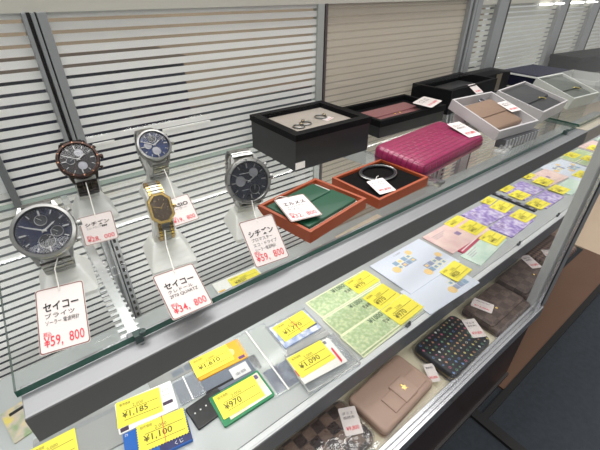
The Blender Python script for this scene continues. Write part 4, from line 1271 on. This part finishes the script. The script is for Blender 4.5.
bm = NB(); tube(bm, [(.008 * math.cos(k * math.pi / 14), .008 * math.sin(k * math.pi / 14), .002) for k in range(28)], .0018, 8, True); obj('band', bm, pm('grey_metal', (120, 120, 126), 0.3, 0.8), q, True)
bm = NB(); lathe(bm, [(.0015, 0), (.003, .001), (.002, .003)], 12, (.008, 0, .002)); obj('setting', bm, STEEL, q)
hang_tag('price_tag', 'white and pink tag on the right wall of the brown wallet box', .7280, .3110, .0500, -6, 15, .030, .034, 0, ('財布', '箱付'), '¥9,800')
# ribbed box under it and bubble wrap
t = thing('ribbed_tray', 'grey ribbed plastic tray below the tilted brown wallet box', 'tray', (.6990, .2660, 0), (0, 0, R_(-5)))
bm = NB(); bbox(bm, -.052, .052, -.006, .012, 0, .0165, .001); obj('body', bm, pm('grey_tray', (92, 92, 96), 0.5), t)
bm = NB()
for k in range(11): bbox(bm, -.051 + k * .0095, -.0463 + k * .0095, -.0078, -.0058, .001, .0160, .0004)
obj('ribs', bm, pm('grey_ribs', (188, 188, 190), 0.35), t)
t = thing('bubble_wrap', 'crumpled bubble wrap between magenta wallet and ribbed tray', 'bubble wrap', (.6350, .2620, 0), (0, 0, R_(10)))
bm = NB(); rnd = random.Random(5)
for i in range(7):
    for j in range(3):
        cx, cy = -.018 + i * .006 + rnd.uniform(-.001, .001), -.007 + j * .006
        lathe(bm, [(.0029, .001), (.0027, .0026), (.0016, .0040), (.0003, .0044)], 10, (cx, cy, rnd.uniform(0, .004)))
obj('bubbles', bm, PLASTIC_MILKY, t, True)
bm = NB(); box(bm, -.022, .022, -.011, .009, 0, .001); obj('film_sheet', bm, PLASTIC, t)
# box B
B = (.8604, .3264, .0468)
t, Rm = tilted_box('tilted white box holding a charcoal wallet with gold clasp', 'white lid propping up the box with the charcoal wallet', *B, 3.7, 14.1, .1334, .0970, .026, GB, .020)
def clasp_wallet(q, w, d, col, nm, cx=.02, cy=-.012):
    m = pm(nm, col, 0.45, 0, .06, 60)
    bm = NB(); slab(bm, w, d, .013, .003, .002); obj('body', bm, m, q, True)
    bm = NB(); slab(bm, w * .99, d * .62, .003, .003, .001, .0128)
    for v in bm.verts: v.co.y += d * .18
    obj('flap', bm, m, q, True)
    bm = NB()
    tube(bm, [(cx - .006, cy + .003, .0172), (cx - .002, cy - .001, .0180), (cx + .004, cy - .003, .0172)], .0013, 8)
    lathe(bm, [(.0024, 0), (.0024, .0016), (.001, .0024)], 14, (cx - .006, cy + .003, .0155)); lathe(bm, [(.0028, 0), (.0028, .0016), (.001, .0024)], 14, (cx + .005, cy - .004, .0155))
    obj('clasp', bm, pm('clasp_gold', (232, 214, 150), 0.15, 1.0), q, True)
q = inside('clasp_wallet', 'charcoal wallet with gold clasp in the tilted white box', 'wallet', Rm, *B, 0, 0, -.0195)
clasp_wallet(q, .122, .086, (58, 58, 60), 'charcoal_board')
Cc = (1.0139, .3211, .0483)
t, Rm = tilted_box('tilted pale grey box holding a grey-green wallet, further right', 'pale lid propping up the box with the grey-green wallet', *Cc, -6.1, 16.3, .1081, .0949, .026, pm('pale_grey_board', (196, 198, 192), 0.5), .020)
q = inside('clasp_wallet', 'grey-green wallet with silver clasp in the pale grey box', 'wallet', Rm, *Cc, 0, 0, -.0195)
clasp_wallet(q, .098, .084, (92, 96, 90), 'grey_green_leather')
t = thing('clear_box', 'clear plastic box rightmost among the tilted wallet boxes', 'box', (1.140, .335, 0), (R_(0), 0, R_(-3)))
bm = NB(); open_box(bm, .120, .100, .052, .002, .003); obj('shell', bm, PLASTIC_MILKY, t)
bm = NB(); bbox(bm, -.05, .05, -.04, .04, .004, .02, .003); obj('grey_pad', bm, pm('grey_pad', (150, 148, 144), 0.6), t)
# far dark boxes
t = thing('gift_box', 'navy box with white edge behind the charcoal wallet box', 'box', (1.215, .480, 0), (0, 0, R_(-4)))
bm = NB(); bbox(bm, -.075, .085, -.050, .050, 0, .030, .001); obj('base', bm, pm('navy_board', (7, 8, 38), 0.6, spec=0.15), t)
bm = NB(); bbox(bm, -.077, .087, -.052, .052, .030, .036, .001); obj('lid', bm, pm('navy_lid', (9, 10, 48), 0.6, spec=0.15), t)
bm = NB(); box(bm, -.0775, -.0768, -.052, .052, .0285, .033); box(bm, -.077, .03, -.0525, -.0518, .0285, .033); obj('white_edge', bm, WHITE_CARD, t)
t = thing('gift_box', 'tall dark box standing between black box and navy box', 'box', (1.010, .520, 0), (0, 0, 0))
bm = NB(); bbox(bm, -.045, .085, -.030, .030, 0, .046, .001); obj('base', bm, pm('dark_box', (20, 19, 22), 0.6, spec=0.1), t)
bm = NB(); bbox(bm, .012, .040, -.0308, -.0300, .002, .044, .0001); obj('brown_panel', bm, pm('brown_panel', (104, 94, 80), 0.5), t)
t = thing('gift_box', 'long black box at the far right end against the back', 'box', (1.57, .470, 0), (0, 0, R_(-8)))
bm = NB(); bbox(bm, -.14, .20, -.045, .045, 0, .040, .002); obj('base', bm, BLK, t)
bm = NB(); bbox(bm, -.142, .202, -.047, .047, .040, .052, .002); obj('lid', bm, BLK, t)
t = thing('red_wallet', 'dark red wallet between navy box and far black box', 'wallet', (1.27, .440, 0), (0, 0, R_(-4)))
bm = NB(); slab(bm, .060, .060, .018, .004, .003); obj('body', bm, pm('dark_red_leather', (96, 56, 60), 0.4), t, True)
bm = NB(); slab(bm, .059, .034, .002, .003, .0008, .0176)
for v in bm.verts: v.co.y += .012
obj('flap', bm, pm('dark_red_leather', (96, 56, 60), 0.4), t, True)
